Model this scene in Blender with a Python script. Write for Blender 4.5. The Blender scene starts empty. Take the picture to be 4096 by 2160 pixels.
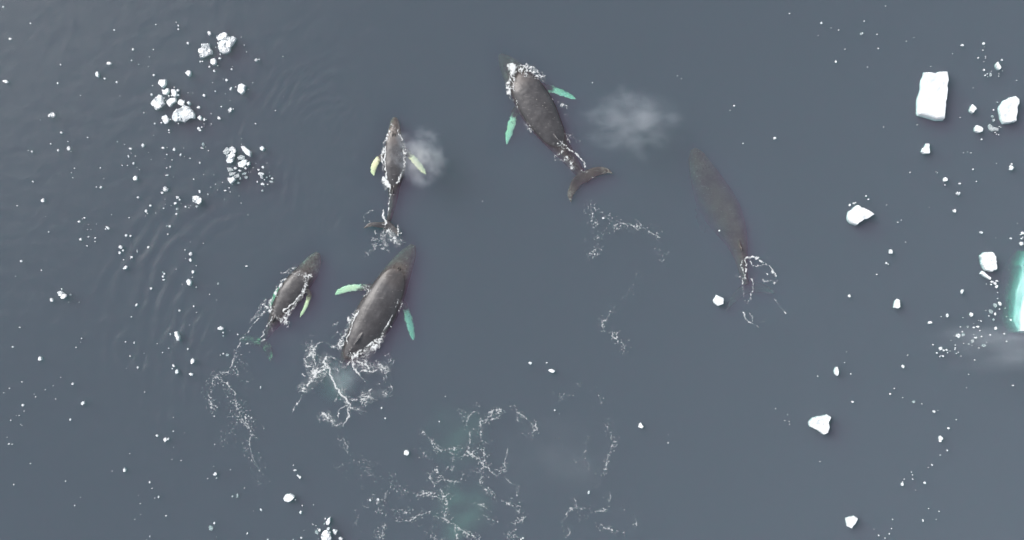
import bpy, bmesh, math, random
import numpy as np
from mathutils import Vector

SC = bpy.context.scene
COL = SC.collection
R = math.radians

# ------------------------------------------------------------------ camera, sky, sun, exposure
CAM_H = 72.0
cd = bpy.data.cameras.new('camera'); cam = bpy.data.objects.new('camera', cd); COL.objects.link(cam)
cam.location = (0, 0, CAM_H); cam.rotation_euler = (0, 0, 0)
cd.sensor_width = 36.0; cd.lens = 36.0 * CAM_H / 80.0; cd.clip_end = 5000
SC.camera = cam

SUN_EL, SUN_AZ = 37.0, 145.0          # veiled sun beyond the upper left of the picture
w = bpy.data.worlds.new('World'); SC.world = w; w.use_nodes = True
nt = w.node_tree; nt.nodes.clear()
sky = nt.nodes.new('ShaderNodeTexSky'); sky.sky_type = 'NISHITA'; sky.sun_disc = False
sky.sun_elevation = R(SUN_EL); sky.sun_rotation = R(90 - SUN_AZ)
sky.air_density = 1.0; sky.dust_density = 4.0; sky.ozone_density = 1.0
hs = nt.nodes.new('ShaderNodeHueSaturation'); hs.inputs['Saturation'].default_value = 0.28
bg = nt.nodes.new('ShaderNodeBackground'); bg.inputs['Strength'].default_value = 0.15
ow = nt.nodes.new('ShaderNodeOutputWorld')
nt.links.new(sky.outputs[0], hs.inputs['Color']); nt.links.new(hs.outputs[0], bg.inputs[0]); nt.links.new(bg.outputs[0], ow.inputs[0])

sl = bpy.data.lights.new('sun', 'SUN'); sl.energy = 0.7; sl.angle = R(60); sl.color = (1.0, 0.98, 0.96)
so = bpy.data.objects.new('sun', sl); COL.objects.link(so)
dv = Vector((math.cos(R(SUN_EL)) * math.cos(R(SUN_AZ)), math.cos(R(SUN_EL)) * math.sin(R(SUN_AZ)), math.sin(R(SUN_EL))))
so.rotation_euler = dv.to_track_quat('Z', 'Y').to_euler(); so.location = (60, 40, 90)

vs = SC.view_settings
vs.view_transform = 'Standard'; vs.look = 'None'; vs.gamma = 1.0; vs.use_curve_mapping = False
vs.exposure = 0.44
cy = SC.cycles
cy.use_denoising = True
cy.max_bounces = 8; cy.diffuse_bounces = 2; cy.glossy_bounces = 2; cy.volume_bounces = 1; cy.transparent_max_bounces = 24
cy.volume_step_rate = 1.0; cy.volume_max_steps = 128

# ------------------------------------------------------------------ helpers
S = 51.2                                   # photograph pixels per metre on the water
def W(px, py): return ((px - 2048.0) / S, (1080.0 - py) / S)
class Z:                                   # a magnified view of the photograph: origin and scale
    def __init__(s, x0, y0, k): s.x0, s.y0, s.k = x0, y0, k
    def p(s, x, y): return (s.x0 + x * s.k, s.y0 + y * s.k)
    def w(s, x, y): return W(*s.p(x, y))
    def m(s, d): return d * s.k / S        # length in metres
Z1 = Z(1900, 150, .5523); Z2 = Z(1400, 430, .4420); Z3 = Z(800, 950, .4418); Z4 = Z(1150, 940, .5964); Z5 = Z(2650, 550, .5894)
Z6 = Z(550, 80, .5155); ZA = Z(0, 0, .5447); ZB = Z(0, 740, .5596); ZC = Z(0, 1500, .5435); ZD = Z(1300, 1450, .5435)
ZE = Z(2700, 1350, .5966); ZF = Z(3200, 700, .5524); ZG = Z(3500, 150, .4049); ZH = Z(2600, 0, .4270); ZO = Z(0, 0, 1.59)

def tag(o, label=None, cat=None, group=None, kind=None):
    if label: o['label'] = label
    if cat: o['category'] = cat
    if group: o['group'] = group
    if kind: o['kind'] = kind
    return o
def mesh_obj(name, verts, faces, mat=None, parent=None, smooth=True):
    me = bpy.data.meshes.new(name); me.from_pydata(verts, [], faces); me.update()
    if smooth: me.polygons.foreach_set('use_smooth', [True] * len(me.polygons))
    if mat: me.materials.append(mat)
    o = bpy.data.objects.new(name, me); COL.objects.link(o)
    if parent is not None: o.parent = parent
    return o
def set_attr(me, name, vals):
    a = me.attributes.new(name, 'FLOAT', 'POINT'); a.data.foreach_set('value', np.asarray(vals, dtype=np.float32))

_rng = np.random.RandomState(7)
_perm = np.concatenate([_rng.permutation(512)] * 3)
_grad = np.stack([np.cos(np.linspace(0, 2 * np.pi, 512, endpoint=False)), np.sin(np.linspace(0, 2 * np.pi, 512, endpoint=False))], 1)
def perlin(x, y):
    xi = np.floor(x).astype(int); yi = np.floor(y).astype(int); xf = x - xi; yf = y - yi
    u = xf**3 * (xf * (xf * 6 - 15) + 10); v = yf**3 * (yf * (yf * 6 - 15) + 10)
    def g(ix, iy, dx, dy):
        h = _perm[_perm[ix & 511] + (iy & 511)]
        return _grad[h, 0] * dx + _grad[h, 1] * dy
    a = g(xi, yi, xf, yf); b = g(xi + 1, yi, xf - 1, yf); c = g(xi, yi + 1, xf, yf - 1); d = g(xi + 1, yi + 1, xf - 1, yf - 1)
    return (a + u * (b - a)) + v * ((c + u * (d - c)) - (a + u * (b - a)))
def fbm(x, y, o=3):
    s = 0.0; a = 1.0
    for k in range(o): s = s + a * perlin(x * 2**k + 17.3 * k, y * 2**k - 9.1 * k); a *= .5
    return s
def seg_dist(X, Y, pts):
    """distance to a polyline and the index of the nearest place along it (0..1)"""
    best = np.full(X.shape, 1e9); tt = np.zeros(X.shape); n = len(pts) - 1
    if n == 0: return np.hypot(X - pts[0][0], Y - pts[0][1]), tt
    for i in range(n):
        ax, ay = pts[i]; bx, by = pts[i + 1]; dx, dy = bx - ax, by - ay
        t = np.clip(((X - ax) * dx + (Y - ay) * dy) / (dx * dx + dy * dy + 1e-9), 0, 1)
        d = np.hypot(X - ax - t * dx, Y - ay - t * dy); m = d < best
        best = np.where(m, d, best); tt = np.where(m, (i + t) / n, tt)
    return best, tt
def catmull(P, n):
    P = np.asarray(P, float); d = np.r_[0, np.cumsum(np.linalg.norm(np.diff(P[:, :2], axis=0), axis=1))]; d /= d[-1]
    E = np.vstack([2 * P[0] - P[1], P, 2 * P[-1] - P[-2]]); out = []
    for t in np.linspace(0, 1, n):
        i = min(max(np.searchsorted(d, t) - 1, 0), len(P) - 2); f = (t - d[i]) / (d[i + 1] - d[i])
        a, b, c, e = E[i:i + 4]
        out.append(.5 * (2 * b + (c - a) * f + (2 * a - 5 * b + 4 * c - e) * f * f + (3 * b - a - 3 * c + e) * f**3))
    return np.array(out)

# ------------------------------------------------------------------ materials
def new_mat(name):
    m = bpy.data.materials.new(name); m.use_nodes = True; m.node_tree.nodes.clear()
    return m, m.node_tree.nodes, m.node_tree.links
def math_node(N, L, op, a, b=None, clamp=False):
    n = N.new('ShaderNodeMath'); n.operation = op; n.use_clamp = clamp
    for i, v in enumerate((a, b)):
        if v is None: continue
        if isinstance(v, (int, float)): n.inputs[i].default_value = v
        else: L.new(v, n.inputs[i])
    return n.outputs[0]
def mix_col(N, L, fac, a, b):
    n = N.new('ShaderNodeMix'); n.data_type = 'RGBA'
    if isinstance(fac, (int, float)): n.inputs['Factor'].default_value = fac
    else: L.new(fac, n.inputs['Factor'])
    for k, v in ((6, a), (7, b)):
        if isinstance(v, tuple): n.inputs[k].default_value = (*v, 1)
        else: L.new(v, n.inputs[k])
    return n.outputs[2]
def ramp(N, L, src, lo, hi):
    n = N.new('ShaderNodeMapRange'); n.inputs[1].default_value = lo; n.inputs[2].default_value = hi
    L.new(src, n.inputs[0]); return n.outputs[0]
def noise(N, L, coord, scale, detail=3, rough=.55, dim=None):
    n = N.new('ShaderNodeTexNoise'); n.inputs['Scale'].default_value = scale; n.inputs['Detail'].default_value = detail
    n.inputs['Roughness'].default_value = rough; L.new(coord, n.inputs['Vector']); return n.outputs[0]

def make_skin():
    m, N, L = new_mat('whale_skin')
    out = N.new('ShaderNodeOutputMaterial'); b = N.new('ShaderNodeBsdfPrincipled'); L.new(b.outputs[0], out.inputs[0])
    tc = N.new('ShaderNodeNewGeometry').outputs['Position']
    n1 = noise(N, L, tc, .9, 4); n2 = noise(N, L, tc, 7, 3)
    base = mix_col(N, L, ramp(N, L, n1, .32, .68), (.049, .047, .051), (.080, .078, .083))
    base = mix_col(N, L, math_node(N, L, 'MULTIPLY', ramp(N, L, noise(N, L, tc, 3.2, 5, .7), .45, .75), .3), base, (.13, .128, .135))
    fl = N.new('ShaderNodeAttribute'); fl.attribute_name = 'film'     # brown diatom film
    base = mix_col(N, L, math_node(N, L, 'MULTIPLY', fl.outputs['Fac'], ramp(N, L, n1, .25, .6)), base, (.165, .125, .105))
    # pale scratches and mottling
    mp = N.new('ShaderNodeMapping'); mp.inputs['Scale'].default_value = (1.2, 6.0, 3.0); mp.inputs['Rotation'].default_value = (0, 0, 1.0); L.new(tc, mp.inputs[0])
    sc = noise(N, L, mp.outputs[0], 1.3, 2, .4)
    base = mix_col(N, L, math_node(N, L, 'MULTIPLY', ramp(N, L, sc, .66, .72), .35), base, (.24, .23, .23))
    # barnacles and small pale dots
    vo = N.new('ShaderNodeTexVoronoi'); vo.inputs['Scale'].default_value = 3.4; L.new(tc, vo.inputs['Vector'])
    at = N.new('ShaderNodeAttribute'); at.attribute_name = 'speckle'
    dots = math_node(N, L, 'MULTIPLY', ramp(N, L, vo.outputs['Distance'], .17, .10), ramp(N, L, noise(N, L, tc, 1.1, 2), .50, .60))
    base = mix_col(N, L, math_node(N, L, 'MULTIPLY', dots, .55), base, (.42, .40, .37))
    sp = math_node(N, L, 'MULTIPLY', at.outputs['Fac'], ramp(N, L, noise(N, L, tc, 5.5, 4, .7), .41, .62))
    base = mix_col(N, L, sp, base, (.36, .34, .31))
    pa = N.new('ShaderNodeAttribute'); pa.attribute_name = 'pale'
    pm = math_node(N, L, 'ADD', pa.outputs['Fac'], math_node(N, L, 'MULTIPLY', math_node(N, L, 'SUBTRACT', noise(N, L, tc, 2.4, 4, .65), .5), 1.5))
    pm = math_node(N, L, 'MULTIPLY', ramp(N, L, pm, .32, .68), ramp(N, L, pa.outputs['Fac'], .02, .2))
    white = mix_col(N, L, ramp(N, L, n1, .4, .65), (.78, .84, .60), (.84, .90, .80))
    yl = N.new('ShaderNodeAttribute'); yl.attribute_name = 'yellow'
    white = mix_col(N, L, yl.outputs['Fac'], white, (.80, .80, .42))
    base = mix_col(N, L, pm, base, white)
    L.new(base, b.inputs['Base Color']); b.inputs['Roughness'].default_value = .34
    # skin glistens in air; under water the index step all but vanishes
    sx = N.new('ShaderNodeSeparateXYZ'); L.new(tc, sx.inputs[0]); L.new(math_node(N, L, 'MULTIPLY', ramp(N, L, sx.outputs[2], -.02, .01), .62), b.inputs['Specular IOR Level'])
    bp = N.new('ShaderNodeBump'); bp.inputs['Strength'].default_value = .25; bp.inputs['Distance'].default_value = .03
    L.new(n2, bp.inputs['Height']); L.new(bp.outputs[0], b.inputs['Normal'])
    return m
SKIN = make_skin()
def flat(name, col, rough=.6):
    m, N, L = new_mat(name); out = N.new('ShaderNodeOutputMaterial'); b = N.new('ShaderNodeBsdfPrincipled'); L.new(b.outputs[0], out.inputs[0])
    tc = N.new('ShaderNodeNewGeometry').outputs['Position']
    L.new(mix_col(N, L, noise(N, L, tc, 4, 3), tuple(c * .8 for c in col), tuple(min(1, c * 1.15) for c in col)), b.inputs['Base Color']); b.inputs['Roughness'].default_value = rough
    return m
DARK = flat('blowhole_dark', (.006, .006, .006), .3)
SEABED = flat('seabed_mud', (.02, .022, .022), .9)
def make_ice(name, a, b_, lo, hi, scale, bump):
    m, N, L = new_mat(name); out = N.new('ShaderNodeOutputMaterial'); b = N.new('ShaderNodeBsdfPrincipled'); L.new(b.outputs[0], out.inputs[0])
    tc = N.new('ShaderNodeNewGeometry').outputs['Position']; n = noise(N, L, tc, scale, 4, .6)
    L.new(mix_col(N, L, ramp(N, L, n, lo, hi), a, b_), b.inputs['Base Color']); b.inputs['Roughness'].default_value = .55
    bp = N.new('ShaderNodeBump'); bp.inputs['Strength'].default_value = bump; bp.inputs['Distance'].default_value = .08
    L.new(noise(N, L, tc, scale * 2.5, 4), bp.inputs['Height']); L.new(bp.outputs[0], b.inputs['Normal'])
    return m
ICE = make_ice('snow_ice', (.80, .87, .90), (.90, .92, .93), .35, .55, 1.6, .3)
SLUSH = make_ice('slush_ice', (.46, .51, .54), (.82, .85, .87), .38, .62, 3.2, .6)
CLEAR = make_ice('clear_grey_ice', (.36, .41, .43), (.62, .66, .68), .3, .7, 2.6, .5)
def make_foam():
    m, N, L = new_mat('sea_foam'); out = N.new('ShaderNodeOutputMaterial'); b = N.new('ShaderNodeBsdfPrincipled')
    tc = N.new('ShaderNodeNewGeometry').outputs['Position']
    L.new(mix_col(N, L, noise(N, L, tc, 9, 3), (.66, .69, .70), (.90, .92, .92)), b.inputs['Base Color']); b.inputs['Roughness'].default_value = .8
    t = N.new('ShaderNodeBsdfTransparent'); mx = N.new('ShaderNodeMixShader')
    at = N.new('ShaderNodeAttribute'); at.attribute_name = 'cover'
    L.new(at.outputs['Fac'], mx.inputs[0]); L.new(t.outputs[0], mx.inputs[1]); L.new(b.outputs[0], mx.inputs[2]); L.new(mx.outputs[0], out.inputs[0])
    return m
FOAM = make_foam()

# ------------------------------------------------------------------ sea: murky volume, rippled surface sheet, bottom
def box(name, lo, hi, mat):
    x0, y0, z0 = lo; x1, y1, z1 = hi
    v = [(x0, y0, z0), (x1, y0, z0), (x1, y1, z0), (x0, y1, z0), (x0, y0, z1), (x1, y0, z1), (x1, y1, z1), (x0, y1, z1)]
    return mesh_obj(name, v, [(3, 2, 1, 0), (4, 5, 6, 7), (0, 1, 5, 4), (1, 2, 6, 5), (2, 3, 7, 6), (3, 0, 4, 7)], mat, smooth=False)
m, N, L = new_mat('sea_water'); m.cycles.homogeneous_volume = True
out = N.new('ShaderNodeOutputMaterial'); vsn = N.new('ShaderNodeVolumeScatter'); va = N.new('ShaderNodeVolumeAbsorption'); ad = N.new('ShaderNodeAddShader')
SIG_S = (.54, .270, .43); SIG_A = (1.035, .365, .41)
vsn.inputs['Color'].default_value = (*[s / 1.4 for s in SIG_S], 1); vsn.inputs['Density'].default_value = 1.4; vsn.inputs['Anisotropy'].default_value = -.25
va.inputs['Color'].default_value = (*[1 - a / 1.4 for a in SIG_A], 1); va.inputs['Density'].default_value = 1.4
L.new(vsn.outputs[0], ad.inputs[0]); L.new(va.outputs[0], ad.inputs[1]); L.new(ad.outputs[0], out.inputs['Volume'])
sea = tag(box('sea_water', (-800, -800, -16), (800, 800, 0), m), 'blue grey murky sea water around the whales', 'water', kind='structure')
bed = tag(mesh_obj('seabed', [(-800, -800, -15.5), (800, -800, -15.5), (800, 800, -15.5), (-800, 800, -15.5)], [(0, 1, 2, 3)], SEABED, smooth=False), 'dark sea bottom deep under the water', 'seabed', kind='structure')

# ------------------------------------------------------------------ whales
def loft(V, F, rings):
    n = len(rings[0]); b = len(V)
    for r in rings: V.extend(r)
    for i in range(len(rings) - 1):
        for j in range(n):
            a = b + i * n + j; c = b + i * n + (j + 1) % n
            F.append((a, c, c + n, a + n))
    for i, rev in ((0, True), (len(rings) - 1, False)):
        c = len(V); V.append(tuple(np.mean(np.array(rings[i]), axis=0)))
        for j in range(n):
            a, d = b + i * n + j, b + i * n + (j + 1) % n
            F.append((d, a, c) if rev else (a, d, c))
def blob(V, F, x, y, z, r, rz=None):
    rz = rz or r; rings = []
    for k in range(1, 6):
        t = math.pi * k / 6; rings.append([(x + r * math.sin(t) * math.cos(a), y + r * math.sin(t) * math.sin(a), z + rz * math.cos(t)) for a in np.linspace(0, 2 * math.pi, 8, endpoint=False)])
    loft(V, F, [r_[::-1] for r_ in rings])

WHALE_LINES = []
def whale(name, zz, spine, pecs, fluke, label, dorsal=.70, pale_fluke=0., blow=False, speck=.5, spk_all=0., film=0., pale_fin=1., yellow=0.):
    """spine: (x, y, half width, height of the back) from snout to fluke, in one magnified view; pecs: (points (x, y, half width, z)); fluke: two lobes of (leading x, y, trailing x, y, z)"""
    P = np.array([(*zz.w(x, y), zz.m(h), z) for x, y, h, z in spine]); C = catmull(P, 110); C[:, 2] = np.maximum(C[:, 2], .06)
    d = np.r_[0, np.cumsum(np.linalg.norm(np.diff(C[:, :2], axis=0), axis=1))]; Ltot = d[-1]; u = d / Ltot
    T = np.gradient(C[:, :2], axis=0); T /= np.linalg.norm(T, axis=1)[:, None]; Nn = np.stack([-T[:, 1], T[:, 0]], 1)
    htf = np.interp(u, [0, .06, .2, .32, .6, .75, .9, 1], [.42, .50, .60, .74, .80, .95, 1.15, 1.0])
    hbf = np.interp(u, [0, .06, .2, .4, .6, .75, .9, 1], [.45, .60, .85, .95, .95, 1.0, 1.15, 1.0])
    pw = np.interp(u, [0, .2, .5, .7, .85, 1], [2.6, 2.5, 2.5, 2.1, 1.9, 1.8])
    V, F = [], []; rings = []; n = 40
    for i in range(len(C)):
        x, y, hw, zt = C[i]; ht, hb = hw * htf[i], hw * hbf[i]; zc = zt - ht; ring = []
        for a in np.linspace(0, 2 * math.pi, n, endpoint=False):
            c, s = math.cos(a), math.sin(a); q = 2 / pw[i]
            lx = math.copysign(abs(c)**q, c) * hw; lz = math.copysign(abs(s)**q, s) * (ht if s > 0 else hb)
            ring.append((x + Nn[i, 0] * lx, y + Nn[i, 1] * lx, zc + lz))
        rings.append(ring)
    loft(V, F, rings)
    # raised upper jaw plate with a midline ridge and knobs
    rp = []
    for i in range(1, int(np.searchsorted(u, .24))):
        x, y, hw, zt = C[i]; f = u[i] / .24; pwid = hw * (.78 - .25 * f); ht = hw * htf[i]
        rp.append([(x + Nn[i, 0] * pwid * math.cos(a), y + Nn[i, 1] * pwid * math.cos(a), zt - .11 - .05 * f * f + (.14 + .03 * (1 - f) - .05 * f * f) * math.sin(a)) for a in np.linspace(0, 2 * math.pi, 16, endpoint=False)])
    loft(V, F, rp)
    rr = random.Random(len(name) + int(Ltot * 100))
    for k in range(26):
        uu = rr.uniform(.03, .17); i = int(np.searchsorted(u, uu)); x, y, hw, zt = C[i]; side = rr.choice((-.62, -.3, 0, .3, .62)) * (1 - .25 * uu / .2)
        blob(V, F, x + Nn[i, 0] * hw * side, y + Nn[i, 1] * hw * side, zt + .03 - .06 * abs(side), rr.uniform(.032, .05))
    # dorsal fin on its hump: a swept hook
    i0 = int(np.searchsorted(u, dorsal)); sc = Ltot / 12.0
    prof = [(-.75, -.12), (-.45, .04), (-.15, .15), (.12, .27), (.38, .33), (.50, .31), (.42, .18), (.46, .04), (.60, -.12)]
    rings = []
    for (s, h) in prof:
        pass
    cx, cy_, hw, zt = C[i0]; tx, ty = T[i0]; nx, ny = Nn[i0]
    # horizontal slices from base to tip
    for h, s0, s1, th in ((-.25, -.85, .65, .14), (-.08, -.70, .56, .13), (.06, -.38, .48, .10), (.17, -.08, .46, .075), (.27, .14, .50, .055), (.34, .34, .54, .04)):
        ring = []
        for a in np.linspace(0, 2 * math.pi, 14, endpoint=False):
            s = (s0 + s1) / 2 + (s1 - s0) / 2 * math.cos(a); t = th * math.sin(a) * (1.0 if math.cos(a) < 0 else .8)
            j = min(max(int(np.searchsorted(d, d[i0] + s * sc)), 0), len(C) - 1)
            ring.append((C[j, 0] + Nn[j, 0] * t * sc, C[j, 1] + Nn[j, 1] * t * sc, zt + h * sc * .85))
        rings.append(ring)
    loft(V, F, rings)
    # low ridge of knuckles along the tail stock
    for k in range(9):
        j = int(np.searchsorted(u, dorsal + .06 + k * .024)); j = min(j, len(C) - 1)
        blob(V, F, C[j, 0], C[j, 1], C[j, 3] - .02, .10 * sc, .07)
    # flippers
    fin_lines = []
    for pts in pecs:
        Q = catmull([(*zz.w(x, y), zz.m(h), z) for x, y, h, z in pts], 26); TT = np.gradient(Q[:, :2], axis=0); TT /= np.linalg.norm(TT, axis=1)[:, None]
        rings = []; tw = .35 if pts[-1][0] > pts[0][0] else -.0
        for i in range(len(Q)):
            nx, ny = -TT[i, 1], TT[i, 0]; f = i / 25; hw_ = max(Q[i, 2], .05) * (1 + .10 * math.sin(i * 2.1) + rr.uniform(-.16, .16)) * (1 if f < .93 else .75); th = .13 * (1 - .6 * f)
            rings.append([(Q[i, 0] + nx * hw_ * math.cos(a), Q[i, 1] + ny * hw_ * math.cos(a), Q[i, 3] + th * math.sin(a) - tw * (1 + math.cos(a)) * hw_) for a in np.linspace(0, 2 * math.pi, 14, endpoint=False)])
        loft(V, F, rings); fin_lines.append(Q)
    # tail flukes
    tips = []
    for lobe in fluke:
        A = catmull([(*zz.w(x, y), *zz.w(x2, y2), z) for x, y, x2, y2, z in lobe], 18); rings = []
        for i in range(len(A)):
            a = A[i, :2]; b = A[i, 2:4]; f = i / 17; th = .13 * (1 - .6 * f) + .015; ring = []
            for ang in np.linspace(0, 2 * math.pi, 14, endpoint=False):
                q = .5 - .5 * math.cos(ang); p = a * (1 - q) + b * q
                ring.append((p[0], p[1], A[i, 4] + th * math.sin(ang) * (1 - .5 * q)))
            rings.append(ring)
        loft(V, F, rings); tips.append(A)
    me = bpy.data.meshes.new(name); me.from_pydata(V, [], F); me.update()
    bm = bmesh.new(); bm.from_mesh(me); bmesh.ops.recalc_face_normals(bm, faces=bm.faces); bm.to_mesh(me); bm.free()
    o = bpy.data.objects.new(name, me); COL.objects.link(o)
    md = o.modifiers.new('fuse', 'REMESH'); md.mode = 'VOXEL'; md.voxel_size = .048
    sm = o.modifiers.new('soft', 'SMOOTH'); sm.factor = .5; sm.iterations = 3
    dg = bpy.context.evaluated_depsgraph_get(); me2 = bpy.data.meshes.new_from_object(o.evaluated_get(dg))
    o.modifiers.clear(); o.data = me2; bpy.data.meshes.remove(me); me2.name = name
    me2.polygons.foreach_set('use_smooth', [True] * len(me2.polygons)); me2.materials.clear(); me2.materials.append(SKIN)
    co = np.empty(len(me2.vertices) * 3, np.float32); me2.vertices.foreach_get('co', co); co = co.reshape(-1, 3)
    X, Y = co[:, 0].astype(float), co[:, 1].astype(float)
    co[:, 2] += .035 * fbm(X * .9 + 3, Y * .9, 3) + .006 * perlin(X * 3.1, Y * 3.1); me2.vertices.foreach_set('co', co.ravel())
    ds, ts = seg_dist(X, Y, C[::3, :2]); hwv = np.interp(ts, np.linspace(0, 1, len(C)), C[:, 2])
    pale = np.zeros(len(co))
    for Q in fin_lines:
        dq, tq = seg_dist(X, Y, Q[::2, :2]); hq = np.interp(tq, np.linspace(0, 1, len(Q)), Q[:, 2])
        zq = np.interp(tq, np.linspace(0, 1, len(Q)), Q[:, 3])
        inside = (dq < hq * 1.3 + .06) & (abs(co[:, 2] - zq) < .35) & (ds > hwv * .98)
        pale = np.maximum(pale, np.where(inside, np.clip((tq - .18) * 2.2, 0, .85) * pale_fin, 0))
    sp = np.zeros(len(co)); fil = np.maximum(film, np.clip((.30 - ts) * 4, 0, .6)); fil = np.where(co[:, 2] < .02, np.maximum(fil, .3), fil)
    edge = np.clip((ds / (hwv + 1e-6) - .55) / .35, 0, 1)
    sp = np.maximum(sp, np.where(ts < .24, (.35 + .65 * edge) * speck * np.clip((.24 - ts) * 10, 0, 1), 0))
    sp = np.maximum(sp, spk_all)
    for A in tips:
        dl, tl = seg_dist(X, Y, ((A[:, :2] + A[:, 2:4]) / 2)[::2]); hw_ = np.linalg.norm(A[:, :2] - A[:, 2:4], axis=1) / 2
        hh = np.interp(tl, np.linspace(0, 1, len(A)), hw_); ins = (dl < hh + .1) & (ts > .93)
        pale = np.maximum(pale, np.where(ins & (tl > .1), pale_fluke, 0))
        sp = np.maximum(sp, np.where(ins & (tl > .55), .8 * np.clip((tl - .55) * 3, 0, 1), 0))
    set_attr(me2, 'pale', pale); set_attr(me2, 'speckle', sp); set_attr(me2, 'film', fil); set_attr(me2, 'yellow', np.full(len(co), yellow))
    tag(o, label, 'whale', 'humpback whales feeding among the ice')
    if blow:
        i = int(np.searchsorted(u, .165))
        for s in (-1, 1):
            v2, f2 = [], []; x, y, hw, zt = C[i]; tx, ty = T[i]; nx, ny = Nn[i]
            rings = []
            for k in range(7):
                f = k / 6; r_ = .036 * math.sin(math.pi * (.1 + .8 * f)); cx_ = x + tx * (f - .5) * .28 + nx * s * (.06 + .06 * f); cyy = y + ty * (f - .5) * .28 + ny * s * (.06 + .06 * f)
                rings.append([(cx_ + nx * r_ * math.cos(a), cyy + ny * r_ * math.cos(a), zt + .045 + .5 * r_ * math.sin(a)) for a in np.linspace(0, 2 * math.pi, 8, endpoint=False)])
            loft(v2, f2, rings); mesh_obj('blowhole', v2, f2, DARK, o)
    WHALE_LINES.append((C, fin_lines, tips))
    return o

whale('humpback_whale', Z1,
  [(180,110,16,-.50),(215,152,50,-.42),(262,215,80,-.26),(310,280,100,.0),(365,360,118,.34),(420,450,130,.44),(475,545,128,.46),(525,630,112,.42),(575,710,92,.33),(630,790,70,.02),(690,868,54,-.07),(735,932,42,-.10),(780,995,33,-.12),(806,1025,26,-.14)],
  [[(450,330,27,-0.42),(510,350,29,-0.43),(580,372,27,-0.45),(660,402,23,-0.48),(715,428,15,-0.50),(735,438,5,-0.50)],
   [(350,480,27,-0.37),(303,510,27,-0.39),(275,590,27,-0.42),(252,670,26,-0.43),(235,735,18,-0.45),(230,770,5,-0.45)]],
  [[(770,975,815,1055,-0.18),(810,955,835,1038,-0.17),(860,938,870,1012,-0.13),(920,932,925,995,-0.10),(968,950,965,984,-0.07),(998,982,994,990,-0.07)],
   [(800,960,830,1040,-0.18),(745,985,815,1050,-0.18),(705,1025,775,1068,-0.17),(680,1085,735,1115,-0.14),(668,1140,710,1160,-0.12),(692,1192,700,1196,-0.12)]],
  'topmost big grey whale with white splash behind its head and spread tail flukes', dorsal=.655, speck=.35)
whale('humpback_whale', Z2,
  [(403,84,18,-.10),(402,120,38,-.08),(402,170,50,-.03),(400,225,60,.10),(402,300,78,.26),(403,380,92,.33),(404,460,98,.35),(402,540,95,.34),(398,620,82,.24),(392,690,64,.06),(386,760,50,-.12),(380,850,38,-.24),(364,940,28,-.22),(345,1018,22,-.10),(333,1052,18,0.0)],
  [[(350,420,30,-0.17),(305,440,30,-0.13),(258,466,30,-0.10),(222,520,30,-0.10),(208,575,24,-0.12),(216,616,8,-0.12)],
   [(450,360,29,-0.15),(505,395,30,-0.12),(560,450,32,-0.08),(615,515,30,-0.07),(660,570,22,-0.10),(688,606,7,-0.12)]],
  [[(345,1010,320,1105,.0),(300,1034,290,1096,.04),(240,1034,250,1088,.10),(180,1042,195,1082,.14),(140,1072,150,1092,.12),(126,1092,132,1096,.06)],
   [(320,1020,325,1105,.0),(352,1026,340,1102,.03),(395,1060,375,1122,.08),(430,1098,405,1142,.10),(446,1130,428,1160,.06),(440,1164,434,1170,.0)]],
  'small grey whale with blowholes showing and two yellowish flippers, beside a puff of mist', dorsal=.675, blow=True, speck=.75, yellow=.6)
whale('humpback_whale', Z3,
  [(1064,136,20,-.20),(1035,190,60,-.18),(1000,250,82,-.15),(960,310,98,-.05),(910,375,108,.17),(860,440,115,.27),(810,510,115,.27),(765,580,105,.20),(715,655,92,.08),(675,730,73,.0),(635,800,54,-.2),(600,860,37,-.42),(570,912,26,-.6),(545,950,20,-.7)],
  [[(930,450,26,-0.22),(985,500,22,-0.17),(975,560,21,-0.16),(950,630,18,-0.19),(918,690,13,-0.22),(900,724,5,-0.23)],
   [(800,420,26,-0.46),(745,440,28,-0.59),(690,490,30,-0.76),(640,560,26,-0.92),(600,630,15,-1.05)]],
  [[(570,930,510,985,-0.73),(610,965,540,1015,-0.73),(638,1015,570,1055,-0.70),(642,1070,595,1095,-0.63),(635,1110,612,1120,-0.58),(618,1130,612,1134,-0.55)],
   [(560,930,540,995,-0.73),(510,915,490,990,-0.76),(450,902,440,970,-0.76),(400,905,395,955,-0.73),(365,920,362,945,-0.66),(342,938,345,944,-0.63)]],
  'leftmost whale with pale edged head, its back ringed with foam', dorsal=.72, pale_fluke=.34, speck=.85, spk_all=.06, yellow=.5)
whale('humpback_whale', Z4,
  [(840,66,20,-.34),(815,115,48,-.28),(785,165,68,-.20),(750,225,85,-.03),(715,290,100,.18),(680,360,115,.34),(640,435,128,.45),(600,510,135,.48),(560,580,132,.47),(515,650,118,.42),(470,715,98,.34),(425,775,74,.17),(390,825,50,-.06),(365,865,37,-.5),(335,930,28,-1.0),(300,1000,22,-1.5),(285,1035,18,-1.7)],
  [[(610,345,24,-0.39),(540,350,24,-0.34),(480,352,23,-0.26),(410,358,23,-0.23),(345,380,20,-0.26),(314,402,7,-0.29)],
   [(735,430,26,-0.43),(785,490,24,-0.50),(805,560,24,-0.54),(822,630,24,-0.57),(834,680,17,-0.58),(838,712,6,-0.60)]],
  [[(300,985,270,1060,-2.2),(350,1010,330,1085,-2.3),(400,1055,385,1105,-2.35),(430,1105,425,1125,-2.4)],
   [(310,990,275,1060,-2.2),(240,955,230,1040,-2.3),(180,945,175,1000,-2.35),(140,960,140,975,-2.4)]],
  'largest dark whale at centre with a long bare back and foamy wake behind it', dorsal=.625, blow=True, speck=.3)
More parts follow.
